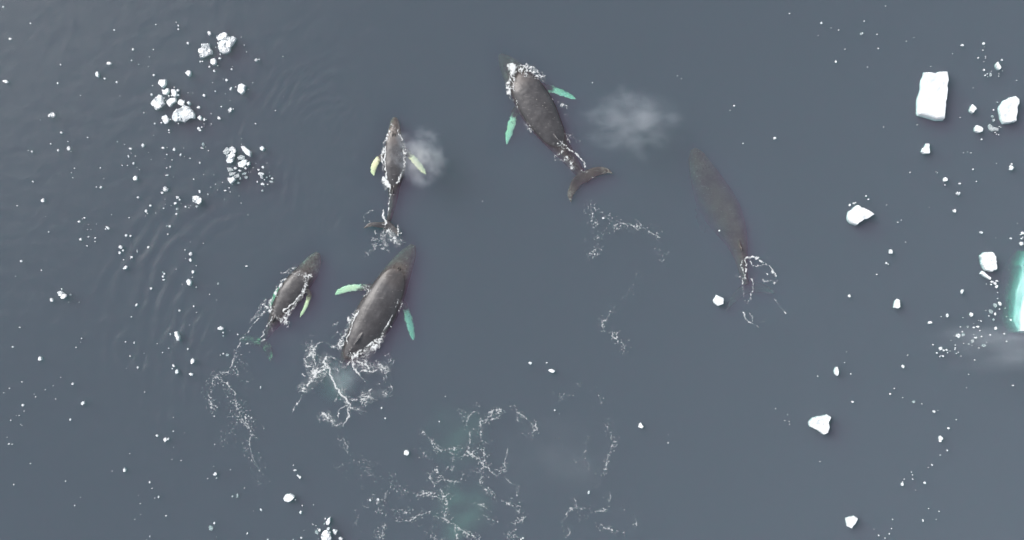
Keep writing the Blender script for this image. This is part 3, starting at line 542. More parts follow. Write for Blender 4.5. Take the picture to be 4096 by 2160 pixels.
# small pieces: (x, y, width[, height[, kind]]) per view
SMALL = [
 (Z6, [(795,1170,25,15),(840,1150,22,20),(825,1190,35,25,'g'),(840,1220,30,30,'g'),(795,1230,15,25,'g'),(760,1150,30,20,'l'),(780,1262,20,20,'g'),(940,1163,18,14),(973,1142,22,20),(960,1195,50,25,'l'),(965,1222,25,22,'l'),(1000,1220,15,15,'g'),(985,1240,12,12),(1045,1230,20,18),(1035,1255,35,22,'g'),(972,1275,30,24),(930,1255,12,20),(1010,1275,12,10,'g'),(967,1323,18,16,'g'),(1025,1210,12,14,'g'),
  (142,36,10),(300,18,8),(317,44,10,18),(317,72,16,12),(556,104,24,34),(391,182,18,20),(123,229,10),(487,323,14,16),(503,322,12),(558,363,14),(596,395,16,20),(640,298,22,14),(731,382,14),(623,355,8),(607,212,8),(643,268,14,16),(127,427,18,18),(692,466,22,24),(921,312,30,32,'l'),(944,306,10),(828,195,8),(847,248,6),(1129,282,7),(725,535,16,30),(762,519,10),(603,553,12),(517,586,20,28),(651,671,12),(717,700,32,40,'l'),(744,691,9),(634,762,26,30),(573,728,8),(474,678,28,20),(573,807,9),(518,772,18,22),(109,578,18,18),(117,509,8),(205,607,14),(243,588,12),(265,588,10),(287,522,8),(313,547,22,18),(318,583,16,18),(365,628,8),(50,720,9),(134,803,14,16),(185,797,18,12),(318,803,10),(258,772,8),(476,843,22,24),(487,856,24,14),(500,832,12),(245,855,14,14),(246,872,12,10),(42,973,22,32),(199,993,20,20),(284,1005,20,26),(505,965,24,30,'g'),(495,993,12),(508,996,10),(227,1043,10),(335,1046,16,20),(269,1086,8),(483,1107,10,14),(408,1073,8),(807,920,6),(550,1013,8),(1005,1110,5),(227,1148,10),(255,1140,10,18),(230,1204,26,10),(513,1201,6),(437,1237,10,14),(218,1312,40,40,'l'),(192,1340,18,18),(483,1333,14,26),(567,1298,8),(604,1274,6),(682,1323,22,12),(717,1335,10),(712,1303,10),(895,487,8),(917,805,14,10),(1070,702,8)]),
 (ZA, [(24,51,14,22),(225,172,12),(75,286,22,16),(42,599,40,22),(445,476,10,14),(424,611,10,16),(590,701,6),(840,220,14,12),(802,465,36,28),(713,548,28,46),(771,577,18,14),(857,604,16),(976,363,14,20),(966,443,12),(383,845,48,34,'l'),(451,975,16,18),(373,1056,10),(507,1090,34,34,'l'),(235,1113,14,18),(428,1103,14,18),(499,1039,8),(644,1010,8),(858,1041,10,14,'g'),(957,1091,24,18),(945,1150,10,24),(980,1200,14,24),(898,1215,8,10),(937,1215,8),(995,1146,8),(914,1061,6),(548,1235,8),(737,1233,8,12),(535,1306,8),(525,1269,5),(242,1333,12,14),(994,1308,32,36)]),
 (ZB, [(721,17,14,20),(690,14,8),(308,110,24,28),(123,149,8),(986,89,14,14),(1270,90,26,24,'l'),(1285,105,16),(1254,130,22,22),(1262,170,20,20,'g'),(1261,207,14,16),(1405,153,24,14,'g'),(1327,155,14,12),(1351,162,8),(1428,47,12,20),(1484,67,14,14,'g'),(1610,40,22,12),(1644,50,10),(1507,16,8),(1723,129,6),(1077,148,16,18),(1045,186,18,22),(1054,203,8),(1169,166,12,10),(1113,200,5),(605,235,16,12),(566,262,18,18),(924,234,8),(348,336,8),(771,306,16,30,'w',-45),(755,316,10),(903,359,20,18),(933,364,16,20),(576,389,18,20),(633,370,10,12),(681,379,12,10),(680,404,8),(623,435,10),(1188,292,12,12,'g'),(1214,295,16,18),(1199,351,10),(862,445,32,30,'l'),(880,466,16),(856,485,18,20),(979,472,12,24,'g'),(942,516,18,16),(885,534,10),(897,591,22,44,'w',40),(1061,444,14,18),(152,543,18,20),(297,610,8,10),(1454,417,6),(1323,464,8,10),(1364,489,26,30,'l'),(1362,537,18,22),(1404,577,7),(1380,620,22,28),(1375,659,8),(1403,730,8),(1763,580,18,8),(1557,706,14,18,'g'),(1160,624,12,14,'g'),(1175,635,14,16),(1165,654,16,16),(1171,677,18,10),(1080,739,18,18),(370,820,24,32),(500,784,16,14,'g'),(441,744,8,12),(976,857,14,26,'w',25),(1284,897,14,16),(1386,866,10,16),(1498,782,8),(1405,911,6),(940,942,12,8),(142,1017,14,10),(583,1096,10),(545,1160,8),(93,1157,14,14),(286,1243,28,38),(898,1121,10),(960,1127,8,16),(1216,1066,14,20,'g'),(1124,1134,7),(1206,1166,10),(1163,1197,8),(1343,1172,12,18),(1577,1024,38,30,'l'),(1595,1054,14,12),(1591,1079,12,14,'g'),(1699,1068,10,12),(1597,1205,12,14),(1622,1215,26,20,'g'),(1575,1215,6),(930,1222,10,14),(1376,1258,28,42),(985,1306,14,18),(1242,1293,16,26,'w',-25),(1232,1312,10),(1265,1334,26,32),(1366,1352,34,20)]),
 (ZC, [(162,50,12,6),(536,64,16,18),(392,79,5),(71,97,8),(28,131,5),(263,160,8),(170,222,18,20),(612,206,30,30,'l'),(410,176,6),(178,265,6),(142,297,10,6),(81,333,8),(519,329,12,16),(162,371,5),(1065,125,7),(1919,91,8,22),(1577,303,10,8),(1156,445,20,16),(1217,477,28,28),(1238,471,12,20),(1276,414,10),(68,508,14),(90,509,12,8),(956,579,6),(1333,629,8),(1581,510,6),(224,651,8),(918,701,24,34),(103,806,8,12),(483,780,8,10),(1102,789,14,16),(1120,833,8),(1140,905,8),(1168,897,12,18),(1583,728,30,26,'l'),(1595,758,8),(1530,761,8),(2170,700,26,14),(2195,742,14,26,'w',-35),(2208,752,16,22),(2160,663,8),(2174,918,8),(1708,893,16,16,'g'),(1745,890,16,34,'g'),(551,959,8,12),(1033,947,8,4),(1223,1036,12,10),(993,1062,6),(1922,992,12,24,'w',-50),(2226,960,10),(2212,1010,18,26),(2308,955,4,10),(1548,1128,34,40,'g'),(1578,1090,14,16),(1820,1166,12,16),(1103,1187,5,14),(1799,831,6),
  (2393,1056,12),(2386,1098,14,14,'g'),(2417,1130,24,22),(2428,1157,14),(2329,1162,28,36,'g'),(2350,1140,22,20),(2465,1150,34,34,'l'),(2301,1097,8),(2326,1108,6),(2217,1197,14,14),(2158,1210,10),(1972,1210,12),(2505,1203,36,24,'l'),(2339,1131,5)]),
 (ZD, [(1510,4,30,22),(1632,2,18,10),(1669,62,44,36),(886,248,8),(416,335,14,18),(443,410,12,14),(841,436,10),(1690,351,12,16),(600,664,38,40),(2322,463,40,40),(2525,592,10),(1941,956,13,28,'w',25),(332,1012,18,16),(392,1008,18,18),(1457,1292,16,12),(1443,1302,14)]),
 (ZH, [(1307,127,12),(1605,217,18,24),(1767,283,10,12),(2005,198,10,12),(2206,56,8),(1985,313,44,28,'g',-30),(2126,322,12),(1826,460,12,10),(257,711,8),(293,736,10),(787,991,16,20),(1740,577,18,22),(2037,629,8),(1168,1293,28,32)]),
 (ZG, [(1168,778,36,30,'g'),(1175,815,25,30,'g'),(1215,638,22,14,'g'),(1171,716,12,18,'g'),(1187,938,14),(1200,955,10),(1222,962,10),(1227,880,10),(1243,887,8),(1052,1007,16,20),(1253,223,16,20),(1076,320,18,22),(1147,367,28,38,'g'),(1087,374,20,16),(1108,360,14),(1019,202,14),(1072,60,26,30),(1065,127,12),(862,77,30,24),(1092,186,9),(1092,204,9),(1223,355,6),(1223,370,6),(1223,386,8),(308,37,8),(30,109,14),(1398,424,9),(475,372,12,18),(840,791,8),(417,863,9),(85,885,9),(873,1138,7),(915,1130,6),(946,1140,12,10),(967,1303,14),(1200,1243,8),(1347,1290,48,50,'l'),(1350,1250,16,20),(345,1332,12,14),(614,1337,6)]),
 (ZF, [(360,218,16,18),(390,204,18,14),(402,200,14,12),(478,152,12),(495,176,14),(626,217,6),(734,326,6),(707,342,12,8),(657,557,26,38),(626,639,18),(638,647,8),(555,720,10),(357,875,20,24),(940,1069,38,16),(1066,1019,18,30,'w',20),(1173,842,20,34,'w',25),(1238,1012,24,34),(1021,1025,6),(1050,32,32,32),(1049,72,8),(1155,62,16),(1146,135,32,24,'l'),(1277,46,9),(1117,261,20,30),(1310,416,22,20),(1526,459,14),(1610,422,22,24),(1603,460,14),(1612,450,10),(1600,495,24,28,'l'),(1595,432,8),(1390,773,24,16),(1412,785,28,20),(1423,808,18,22),(1425,767,22,12),(1383,793,12),(1430,850,7),(1430,895,7),(1447,932,18,28,'w',-30),(1418,945,28,34,'g'),(1388,990,32,38,'g'),(1412,1007,12,22),(1367,1020,10),(1407,1048,16,16,'g'),(1309,1057,14,10),(1285,1099,22,16),(1258,1103,14),(1217,1099,16,16,'g'),(1416,1110,18,22),(1526,1049,14),(1146,1163,36,28,'l'),(1187,1157,28,34,'g'),(1176,1135,10),(1271,1177,20,14),(1314,1170,10),(1250,1203,26,30,'g'),(1225,1226,12,12,'g'),(1337,1236,28,26,'g'),(1295,1253,8),(1478,1150,12),(1495,1205,10),(962,1228,10),(1020,1256,24,24),(1040,1270,14),(1060,1267,12,20),(989,1289,16,12),(1013,1315,8),(1033,1311,14,12),(1067,1287,8),(1124,1231,8),(1124,1253,10),(1121,1263,8),(1132,1291,8),(1145,1283,7),(780,1303,10),(1265,1340,10),(1377,1158,10),(1162,1100,8),(1302,1127,8),(1445,970,8)]),
 (Z5, [(547,40,9),(386,632,14,12)]),
 (ZE, [(1527,195,18,26),(1179,244,8,10),(957,259,5,10),(1190,432,16,12),(1443,378,12),(1470,341,8),(1605,434,22,20,'g'),(1527,404,6),(1655,446,6),(1736,498,18),(1885,551,7),(1833,607,16,14),(1779,678,26,44,'l'),(1825,757,10),(1778,788,7),(1723,854,12),(1523,983,20,20),(1526,969,8),(1537,950,7),(1592,921,7),(1593,950,9),(1585,903,6),(1674,973,14,16),(1771,1165,8),(1662,1226,10,16),(1459,1219,8),(1451,1281,7),(1436,1316,10),(1365,1327,10),(1408,1345,7),(2265,321,14,10),(1968,247,6),(2011,152,8),(972,832,6),(737,557,5),(674,477,5,8),(1560,116,8),(1137,168,5)]),
 (Z1, [(850,327,10),(930,1308,18),(54,1185,10)]),
]
ITEMS = []
for zz, rows in SMALL:
    for r in rows:
        x, y, wd = r[:3]; hg = r[3] if len(r) > 3 else wd; kind = r[4] if len(r) > 4 else 'w'; rot = r[5] if len(r) > 5 else None
        px, py = zz.p(x, y); ITEMS.append([px, py, wd * zz.k, hg * zz.k, kind, rot])
ITEMS.sort(key=lambda t: -t[2] * t[3])
NBIG = 285
ORD = ['', 'second ', 'third ', 'fourth ', 'fifth ', 'sixth ', 'seventh ', 'eighth ', 'ninth ', 'tenth ', 'eleventh ', 'twelfth ', 'thirteenth ', 'fourteenth ', 'fifteenth ', 'sixteenth ', 'seventeenth ', 'eighteenth ', 'nineteenth ', 'twentieth ']
SIDE = {'r': 'right of', 'l': 'left of', 'u': 'above', 'd': 'below'}
def side_of(dx, dy): return ('r' if dx > 0 else 'l') if abs(dx) >= abs(dy) else ('d' if dy > 0 else 'u')
rank = {}
for li, (ph, lx, ly) in enumerate(LM):
    q = {'r': [], 'l': [], 'u': [], 'd': []}
    for k, t in enumerate(ITEMS[:NBIG]): q[side_of(t[0] - lx, t[1] - ly)].append((math.hypot(t[0] - lx, t[1] - ly), k))
    for s, lst in q.items():
        for n_, (dist, k) in enumerate(sorted(lst)):
            if n_ < 20: rank.setdefault(k, []).append((n_ * 30 + dist * .35, n_, ph, s))
def blob_poly(px, py, a, b, rot, rnd):
    n = rnd.choice((5, 6, 7, 8)); cx, cy_ = W(px, py); th = R(-(rot or rnd.uniform(-12, 12))); out = []
    p0 = rnd.uniform(0, 6.28)
    for i in range(n):
        t = p0 + 6.283 * (i + rnd.uniform(-.28, .28)) / n; r = rnd.uniform(.72, 1.2)
        x, y = a / 2 / S * math.cos(t) * r, b / 2 / S * math.sin(t) * r
        out.append((cx + x * math.cos(th) - y * math.sin(th), cy_ + x * math.sin(th) + y * math.cos(th)))
    return out
for k, (px, py, a, b, kind, rot) in enumerate(ITEMS[:NBIG]):
    rnd = random.Random(1000 + k); P = blob_poly(px, py, a, b, rot, rnd); sz = math.sqrt(a * b) / S
    if kind == 'g': o = place_ice('ice_chunk', P, .06, .08, rnd, sub=rnd.uniform(.07, .15), rough=.05, mat=CLEAR, jit=.05)
    elif kind == 'l':
        o = place_ice('ice_chunk', P, .08, .15, rnd, rough=.1, mat=SLUSH, jit=.07); add_lumps(o, P, 6, rnd, .06, sz * .14, sz * .3)
    else: o = place_ice('ice_chunk', P, min(.22, .22 * sz + .03), min(.4, .5 * sz), rnd, rough=.03, mat=ICE, jit=.05)
    sc_, n_, ph, s = min(rank[k]) if k in rank else (0, 0, '', '')
    size = 'larger' if sz > .42 else 'small' if sz > .2 else 'tiny'
    tone = {'w': 'white', 'g': 'grey', 'l': 'crumbly'}[kind]
    tag(o, f'{size} {tone} ice chunk, {ORD[n_]}nearest {SIDE[s]} {ph}', 'ice chunk', 'small ice chunks scattered on the water')
# the finest crumbs as one mass
V, F = [], []; rnd = random.Random(3)
def crumb(px, py, a, b):
    P = blob_poly(px, py, a, b, None, rnd)
    if area2(P) < 0: P = P[::-1]
    v, f = ice_mesh(P, .05, .05, rnd, jit=.05); o_ = len(V); V.extend(v); F.extend([tuple(i + o_ for i in q) for q in f])
for px, py, a, b, kind, rot in ITEMS[NBIG:]: crumb(px, py, a, b)
for k in range(170):      # crumbs too fine to list, gathered near the others
    t = ITEMS[rnd.randrange(len(ITEMS))]; d_ = abs(rnd.gauss(0, 45)) + 10; an = rnd.uniform(0, 6.28); s_ = rnd.uniform(1.6, 3.0)
    crumb(t[0] + d_ * math.cos(an), t[1] + d_ * math.sin(an), s_, s_)
tag(mesh_obj('ice_crumb', V, F, ICE, smooth=False), 'fine white ice crumbs sprinkled over the whole water surface', 'ice', kind='stuff')

# ------------------------------------------------------------------ foam
def foam(label, zz, strokes, seed=0, cell=.032, lace=1.7, thr=.42, name='sea_foam', height=.02, cov=1.0, grain=0.0, boost=0.0, ws=1.0):
    """strokes: (points, half width, strength, laciness): laciness 0 = solid, 1 = fine net"""
    ST = [([zz.w(*p) for p in pts], zz.m(wd) * (ws if wd < 17 else 1), st, lc) for pts, wd, st, lc in strokes]
    if grain > 0:      # old foam: a thin broken thread with a dusting of bubbles round it
        ST = [(p_, w_ * 1.25, s_ - .14, 1.0) for p_, w_, s_, l_ in ST] + [(p_, min(w_ * .34, .06), .78 + .25 * s_, .22) for p_, w_, s_, l_ in ST if s_ > .52]
    allp = np.array([p for s in ST for p in s[0]]); mw = max(s[1] for s in ST) * 1.9 + .2
    x0, y0 = allp.min(0) - mw; x1, y1 = allp.max(0) + mw
    x = np.arange(x0, x1, cell); y = np.arange(y0, y1, cell); X, Y = np.meshgrid(x, y)
    sx, sy = X + seed * 13.7, Y - seed * 7.9
    wx = sx + .42 * fbm(sx * 1.1, sy * 1.1, 3); wy = sy + .42 * fbm(sx * 1.1 + 40, sy * 1.1 + 11, 3)
    net = 1 - np.minimum(np.abs(perlin(wx * 2.1, wy * 2.1)) * 5.4, np.abs(perlin(wx * 4.4 + 31, wy * 4.4)) * 4.4)   # thin joined lines
    fine = fbm(sx * 5.5, sy * 5.5, 2); brk = fbm(sx * .9 + 5, sy * .9, 2)
    net = net + .22 * fine + .5 * brk
    net = net + grain * (fbm(sx * 8.5 + 3, sy * 8.5, 2) - .12)
    jx = X + .16 * fbm(sx * 2.2, sy * 2.2, 3); jy = Y + .16 * fbm(sx * 2.2 + 9, sy * 2.2 + 3, 3)
    val = np.full(X.shape, -9.0); milk = np.zeros(X.shape); blur = .75 + .5 * fbm(sx * 1.4, sy * 1.4, 3)
    for pts, wd, st, lc in ST:
        d_, _ = seg_dist(jx, jy, pts); f = np.exp(-(d_ / wd)**2)
        if lc > .6 and boost > 0: milk = np.maximum(milk, np.clip(np.where(f > .12, f - .12, 0) * (.16 if wd > .3 else .10) * st * blur, 0, .2))
        val = np.maximum(val, np.where(f > .03, (st + boost) * f + .32 * lc + lc * lace * (net - 1) + (1 - lc) * (.5 * fine + .35 * brk), -9))
    keep = (val > thr) | (milk > .02)
    # vertices sit at cell corners; a cell is built when its centre is foam
    iy, ix = np.nonzero(keep)
    if len(ix) == 0: return
    ny, nx = X.shape; cor = np.stack([iy * (nx + 1) + ix, iy * (nx + 1) + ix + 1, (iy + 1) * (nx + 1) + ix + 1, (iy + 1) * (nx + 1) + ix], 1)
    used, inv = np.unique(cor, return_inverse=True); q = inv.reshape(-1, 4)
    hv = np.zeros(len(used)); cnt = np.zeros(len(used)); vv = np.clip((val[iy, ix] - thr) * 1.35, 0, 1); mk = milk[iy, ix]
    for k in range(4): np.add.at(hv, q[:, k], vv); np.add.at(cnt, q[:, k], 1)
    mv = np.zeros(len(used))
    for k in range(4): np.maximum.at(mv, q[:, k], mk)
    hv = hv / 4; cvx = np.maximum(np.clip(1.15 * hv, 0, 1) * cov, mv)
    gx = x0 + (used % (nx + 1) - .5) * cell; gy = y0 + (used // (nx + 1) - .5) * cell
    j = np.random.RandomState(seed).uniform(-.3, .3, (len(used), 2)) * cell
    o = mesh_obj(name, np.stack([gx + j[:, 0], gy + j[:, 1], .15 + height * hv], 1).tolist(), q.tolist(), FOAM)
    set_attr(o.data, 'cover', cvx)
    tag(o, label, 'foam', 'foam on the water', 'stuff')
foam('white splash and foam streaks around the head of the topmost whale', Z1, [
 ([(262,205),(272,225)],30,1.6,.1),([(275,225),(262,290),(240,345),(236,400)],20,1.0,.55),([(285,240),(282,330),(275,400)],14,.9,.5),([(268,250),(250,330),(245,395)],26,.75,.9),
 ([(290,225),(330,215),(400,210)],22,1.0,.5),([(300,235),(380,235),(440,255),(480,285)],30,.9,.9),([(400,205),(450,235),(488,270)],10,.9,.5),([(262,450),(300,455),(318,500)],14,.75,.8)], 1)
foam('thin foam flecks along both flanks of the topmost whale', Z1, [
 ([(310,500),(325,525)],9,.7,.6),([(375,590),(385,640)],12,.6,.9),([(555,455),(600,480),(655,500)],20,.62,.95),([(640,505),(655,515)],10,.7,.8),([(620,630),(640,680),(690,770)],10,.72,.7),([(680,720),(740,745),(770,780)],18,.6,.95),([(660,560),(680,580)],10,.5,.95),([(350,620),(410,690)],10,.5,1.0)], 2)
foam('lacy foam trailing past the dorsal fin and tail stock of the topmost whale', Z1, [
 ([(520,690),(560,715),(600,750),(650,785)],8,1.0,.25),([(650,785),(700,820),(745,850),(775,890),(795,930)],8,.95,.3),([(585,755),(640,800),(625,840),(580,860)],18,.85,.8),([(590,885),(640,890),(670,870),(700,935)],20,.85,.8),([(770,965),(800,985)],9,.7,.7),([(840,1012),(870,1014)],5,.9,.2),([(590,640),(640,770)],5,.8,.3)], 3)
foam('foam collar around the back of the small whale with yellowish flippers', Z2, [
 ([(372,205),(345,250),(330,300),(305,325)],16,1.0,.55),([(430,215),(450,250),(475,290)],14,1.0,.55),([(325,350),(320,450),(325,560),(340,640)],7,1.2,.1),([(300,330),(310,380),(295,440),(310,560)],14,.7,.85),([(480,350),(482,420)],13,1.0,.4),([(500,360),(500,470),(480,580)],18,.75,.9),([(310,640),(330,690),(355,710)],22,1.4,.15),([(300,650),(325,740)],16,.9,.7),([(460,600),(440,670),(400,715)],12,1.1,.4),([(370,700),(362,770)],5,1.1,.1),([(365,785),(358,850),(345,980)],4,.8,.3),([(370,790),(410,788)],4,.8,.2),([(385,650),(455,605)],3.5,1.0,.1),([(395,190),(392,165),(370,150)],10,.7,.8),([(370,290),(380,275)],5,.8,.3),([(465,370),(490,330),(500,350)],10,.8,.7)], 4, boost=.14)
foam('foam thrown up around the tail flukes of the small whale', Z2, [
 ([(300,930),(305,980),(330,1045)],13,1.05,.4),([(215,930),(170,945),(140,985),(130,1040)],7,.75,.7),([(180,1010),(175,1030)],7,.8,.6),([(150,1070),(180,1060)],10,.85,.6),([(285,1050),(320,1060)],8,.8,.6),([(435,1100),(440,1160)],9,1.1,.2),([(430,1040),(455,1130)],12,.65,.95),([(330,1120),(300,1190),(330,1240)],32,.85,.95),([(360,1130),(380,1180),(430,1225)],40,.85,.95),([(200,1190),(240,1205)],9,.6,.9),([(230,1120),(235,1140)],8,.6,.8),([(300,1280),(340,1290)],18,.5,1.0),([(160,1330),(240,1250)],18,.42,1.0)], 5, boost=.14)
foam('scattered foam over the head and shoulders of the leftmost whale', Z3, [
 ([(745,320),(800,290),(860,275)],12,.8,.8),([(790,310),(850,320),(930,345),(990,370)],18,.75,.9),([(960,370),(965,430),(930,500)],26,.75,.95),([(780,380),(735,400),(725,460)],12,.95,.5),([(700,440),(690,520)],14,.65,.95),([(900,300),(1000,350)],26,.5,1.0)], 6, boost=.14)
foam('foam bands flanking the back of the leftmost whale', Z3, [
 ([(945,490),(880,555),(810,625),(750,660)],9,1.05,.35),([(920,530),(850,620),(780,720)],24,.75,.95),([(655,545),(640,620),(650,680)],12,.85,.75),([(640,580),(610,640),(560,700),(500,720)],18,.78,.9),([(600,560),(560,620),(520,690),(460,760)],14,.7,.9),([(655,660),(700,720),(760,760)],30,.62,1.0),([(655,720),(625,770),(590,830),(560,910)],7,.95,.4),([(640,790),(660,850)],16,.6,1.0)], 7, boost=.14)
foam('thin foam line trailing down left behind the leftmost whale', Z3, [
 ([(540,740),(480,780),(440,850),(400,890),(365,940),(345,1010),(310,1090),(295,1160)],8,.88,.55),([(500,930),(550,945),(600,915)],8,.85,.6),([(480,980),(450,1040)],11,.6,.9),([(430,960),(460,965)],8,.65,.8),([(380,1060),(400,1030)],10,.5,.95),([(375,1170),(400,1150)],16,.5,1.0)], 8)
foam('broken foam string drifting below the leftmost whale', Z(0, 0, 1.59), [
 ([(595,900),(575,935),(540,945),(527,990),(535,1025)],5,.72,.85),([(555,950),(590,985),(600,1030),(610,1060)],6,.62,.95),([(590,1040),(622,1060),(635,1090),(628,1110),(640,1160)],5,.7,.85),([(615,1060),(632,1085)],9,.6,.95),([(570,940),(610,950)],7,.5,1.0),([(645,1170),(660,1200)],6,.45,1.0),([(585,1060),(580,1110)],6,.42,1.0)], 9, cov=.75, grain=1.0, boost=-.08, ws=1.8)
foam('foam ribbon along both sides of the largest whale', Z4, [
 ([(515,455),(480,510),(440,590),(415,660),(398,730)],5,1.1,.12),([(470,510),(415,600),(370,680),(355,760)],18,.7,.95),([(412,562),(415,568)],12,1.3,.1),([(740,440),(725,480)],13,1.1,.3),([(765,460),(750,520)],10,.6,.95),([(700,520),(680,580),(640,640)],6,1.15,.15),([(650,620),(640,680),(600,740),(540,770)],24,.92,.75),([(600,700),(520,770),(450,800)],20,.85,.8),([(690,600),(695,610)],7,.9,.2),([(545,345),(500,350),(560,375),(515,405)],10,.6,.95),([(460,720),(420,785)],4,1.1,.1),([(300,690),(340,655)],9,.65,.9),([(310,600),(345,590)],8,.5,.95)], 10, boost=.14)
foam('heavy lacy foam swirl behind the tail of the largest whale', Z4, [
 ([(240,715),(195,735),(165,790),(120,830),(130,870),(165,880)],13,1.0,.6),([(165,790),(190,850),(200,910)],8,.85,.5),([(260,815),(245,850),(280,890)],14,1.25,.3),([(260,815),(320,825),(370,850)],10,.95,.6),([(280,885),(230,900),(180,950),(110,1040)],15,1.1,.5),([(180,930),(200,900),(250,880)],14,1.0,.6),([(110,1040),(150,1015),(165,1030)],10,.8,.7),([(280,890),(300,960),(340,1040),(385,1085),(420,1140)],9,1.3,.12),([(420,1140),(440,1170),(480,1165)],11,.9,.6),([(400,1140),(350,1170),(345,1215)],6,1.1,.2),([(410,1150),(415,1220),(370,1270)],7,1.05,.25),([(240,1190),(290,1240),(330,1280),(365,1260)],13,.95,.6),([(110,935),(115,945)],10,1.0,.4),([(95,1080),(70,1130),(35,1180)],7,.6,.8),([(260,720),(340,760)],12,.6,.95),([(290,890),(340,900),(345,930)],9,.8,.7),([(350,880),(390,885),(420,850)],10,.75,.8),([(170,760),(150,860),(190,950)],48,.52,1.0),([(250,830),(220,930),(130,1010)],50,.55,1.0),([(300,900),(350,1040),(420,1140)],40,.38,1.0),([(270,1220),(350,1270)],40,.42,1.0),([(430,1150),(490,1170)],30,.45,1.0)], 11, cov=.86, boost=.14, ws=.72)
foam('lacy foam clumps right of the tail of the largest whale', Z4, [
 ([(440,820),(445,880),(480,935)],16,1.1,.45),([(470,850),(530,840),(540,900)],10,1.0,.5),([(500,910),(560,915),(640,900),(660,890)],11,1.05,.5),([(600,850),(625,870),(640,900)],10,.95,.55),([(590,850),(610,830)],8,.8,.6),([(480,940),(520,975)],6,.7,.7),([(550,1080),(545,1040),(570,1030)],6,1.0,.4),([(505,1100),(545,1085),(600,1108)],9,.85,.65),([(600,1000),(620,1000)],10,.7,.85),([(640,1055),(668,1065)],10,.75,.75),([(660,810),(680,800)],12,.6,.9),([(660,940),(650,970)],14,.45,1.0),([(430,1100),(470,1105)],10,.6,.9),([(320,1110),(330,1090)],8,.7,.7),([(450,830),(540,890),(650,890)],50,.5,1.0),([(560,780),(480,860)],40,.5,1.0),([(520,1080),(640,1060)],46,.36,1.0)], 12, cov=.86, boost=.14, ws=.78)
foam('ring of foam flecks on the water left of the submerged whale', ZO, [
 ([(1485,522),(1490,550),(1500,565)],5,.85,.6),([(1495,525),(1515,535)],5,.6,.9),([(1480,640),(1500,625)],4,.6,.8),([(1540,565),(1580,562),(1620,575),(1655,595)],5,.6,.9),([(1660,600),(1672,660)],4,.45,1.0),([(1540,785),(1520,805),(1512,820)],5,.75,.7),([(1540,845),(1570,870)],5,.65,.8),([(1600,700),(1580,750)],4,.42,1.0),([(1490,590),(1530,570)],7,.45,1.0)], 13, cov=.75, grain=1.0, boost=-.08, ws=1.8)
foam('foam loop closing behind the tail of the submerged whale', Z5, [
 ([(565,815),(600,810),(635,812)],9,1.05,.45),([(540,830),(530,880),(545,930)],7,.8,.7),([(560,830),(565,900),(555,950)],12,1.0,.5),([(545,950),(540,1020),(555,1110)],9,.95,.55),([(500,940),(550,960)],11,.7,.9),([(590,840),(625,875),(680,860)],7,1.0,.4),([(640,820),(680,850),(740,890),(770,935)],10,1.05,.5),([(680,900),(710,935)],7,.8,.6),([(740,900),(765,940)],14,.9,.7),([(680,965),(740,980)],8,.65,.85),([(600,950),(610,1010),(600,1080),(575,1130)],7,.78,.7),([(550,1180),(560,1230),(590,1255),(650,1285)],8,.95,.5),([(590,1190),(610,1250)],8,.8,.7),([(740,990),(780,970)],12,.5,1.0),([(755,1100),(790,1150),(835,1190)],9,.72,.8),([(650,1250),(710,1245)],7,.5,.95),([(700,800),(710,830)],9,.42,1.0)], 14, boost=.10, ws=.8)
foam('faint web of old foam threads at the bottom centre', ZD, [
 ([(1070,510),(1065,590),(1045,640),(1080,680),(1150,710)],9,.92,.5),([(1180,580),(1165,650),(1175,710),(1150,790),(1150,890)],13,.92,.65),([(840,640),(920,630),(1040,630)],9,.8,.6),([(920,640),(945,700),(940,780)],8,.85,.5),([(890,780),(940,740)],7,.6,.8),([(720,510),(790,580),(840,640)],8,.75,.7),([(690,620),(740,690)],12,.55,.95),([(715,770),(770,820),(800,910),(860,860)],8,.75,.7),([(810,780),(850,830),(880,860),(1000,880)],9,.95,.45),([(1150,890),(1160,880)],17,1.1,.4),([(1000,690),(1080,680)],6,.6,.8),([(1040,420),(1080,370),(1110,360),(1150,420),(1250,410),(1290,380)],11,.75,.8),([(1010,350),(1100,320)],18,.5,1.0),([(1220,390),(1230,350),(1290,350)],13,.65,.9),([(1150,430),(1145,510),(1155,550)],9,.82,.6),([(1040,420),(1010,500)],8,.5,.95),([(1390,310),(1420,370),(1510,430),(1560,490),(1500,520)],12,.6,.95),([(1190,760),(1260,830),(1320,780),(1340,620)],8,.55,.9),([(1320,780),(1330,850),(1370,890)],7,.55,.9),([(1040,790),(1140,800)],9,.5,.95),([(1000,860),(1040,790)],12,.55,.95)], 15, cov=.7, grain=1.0, boost=-.10, ws=1.9)
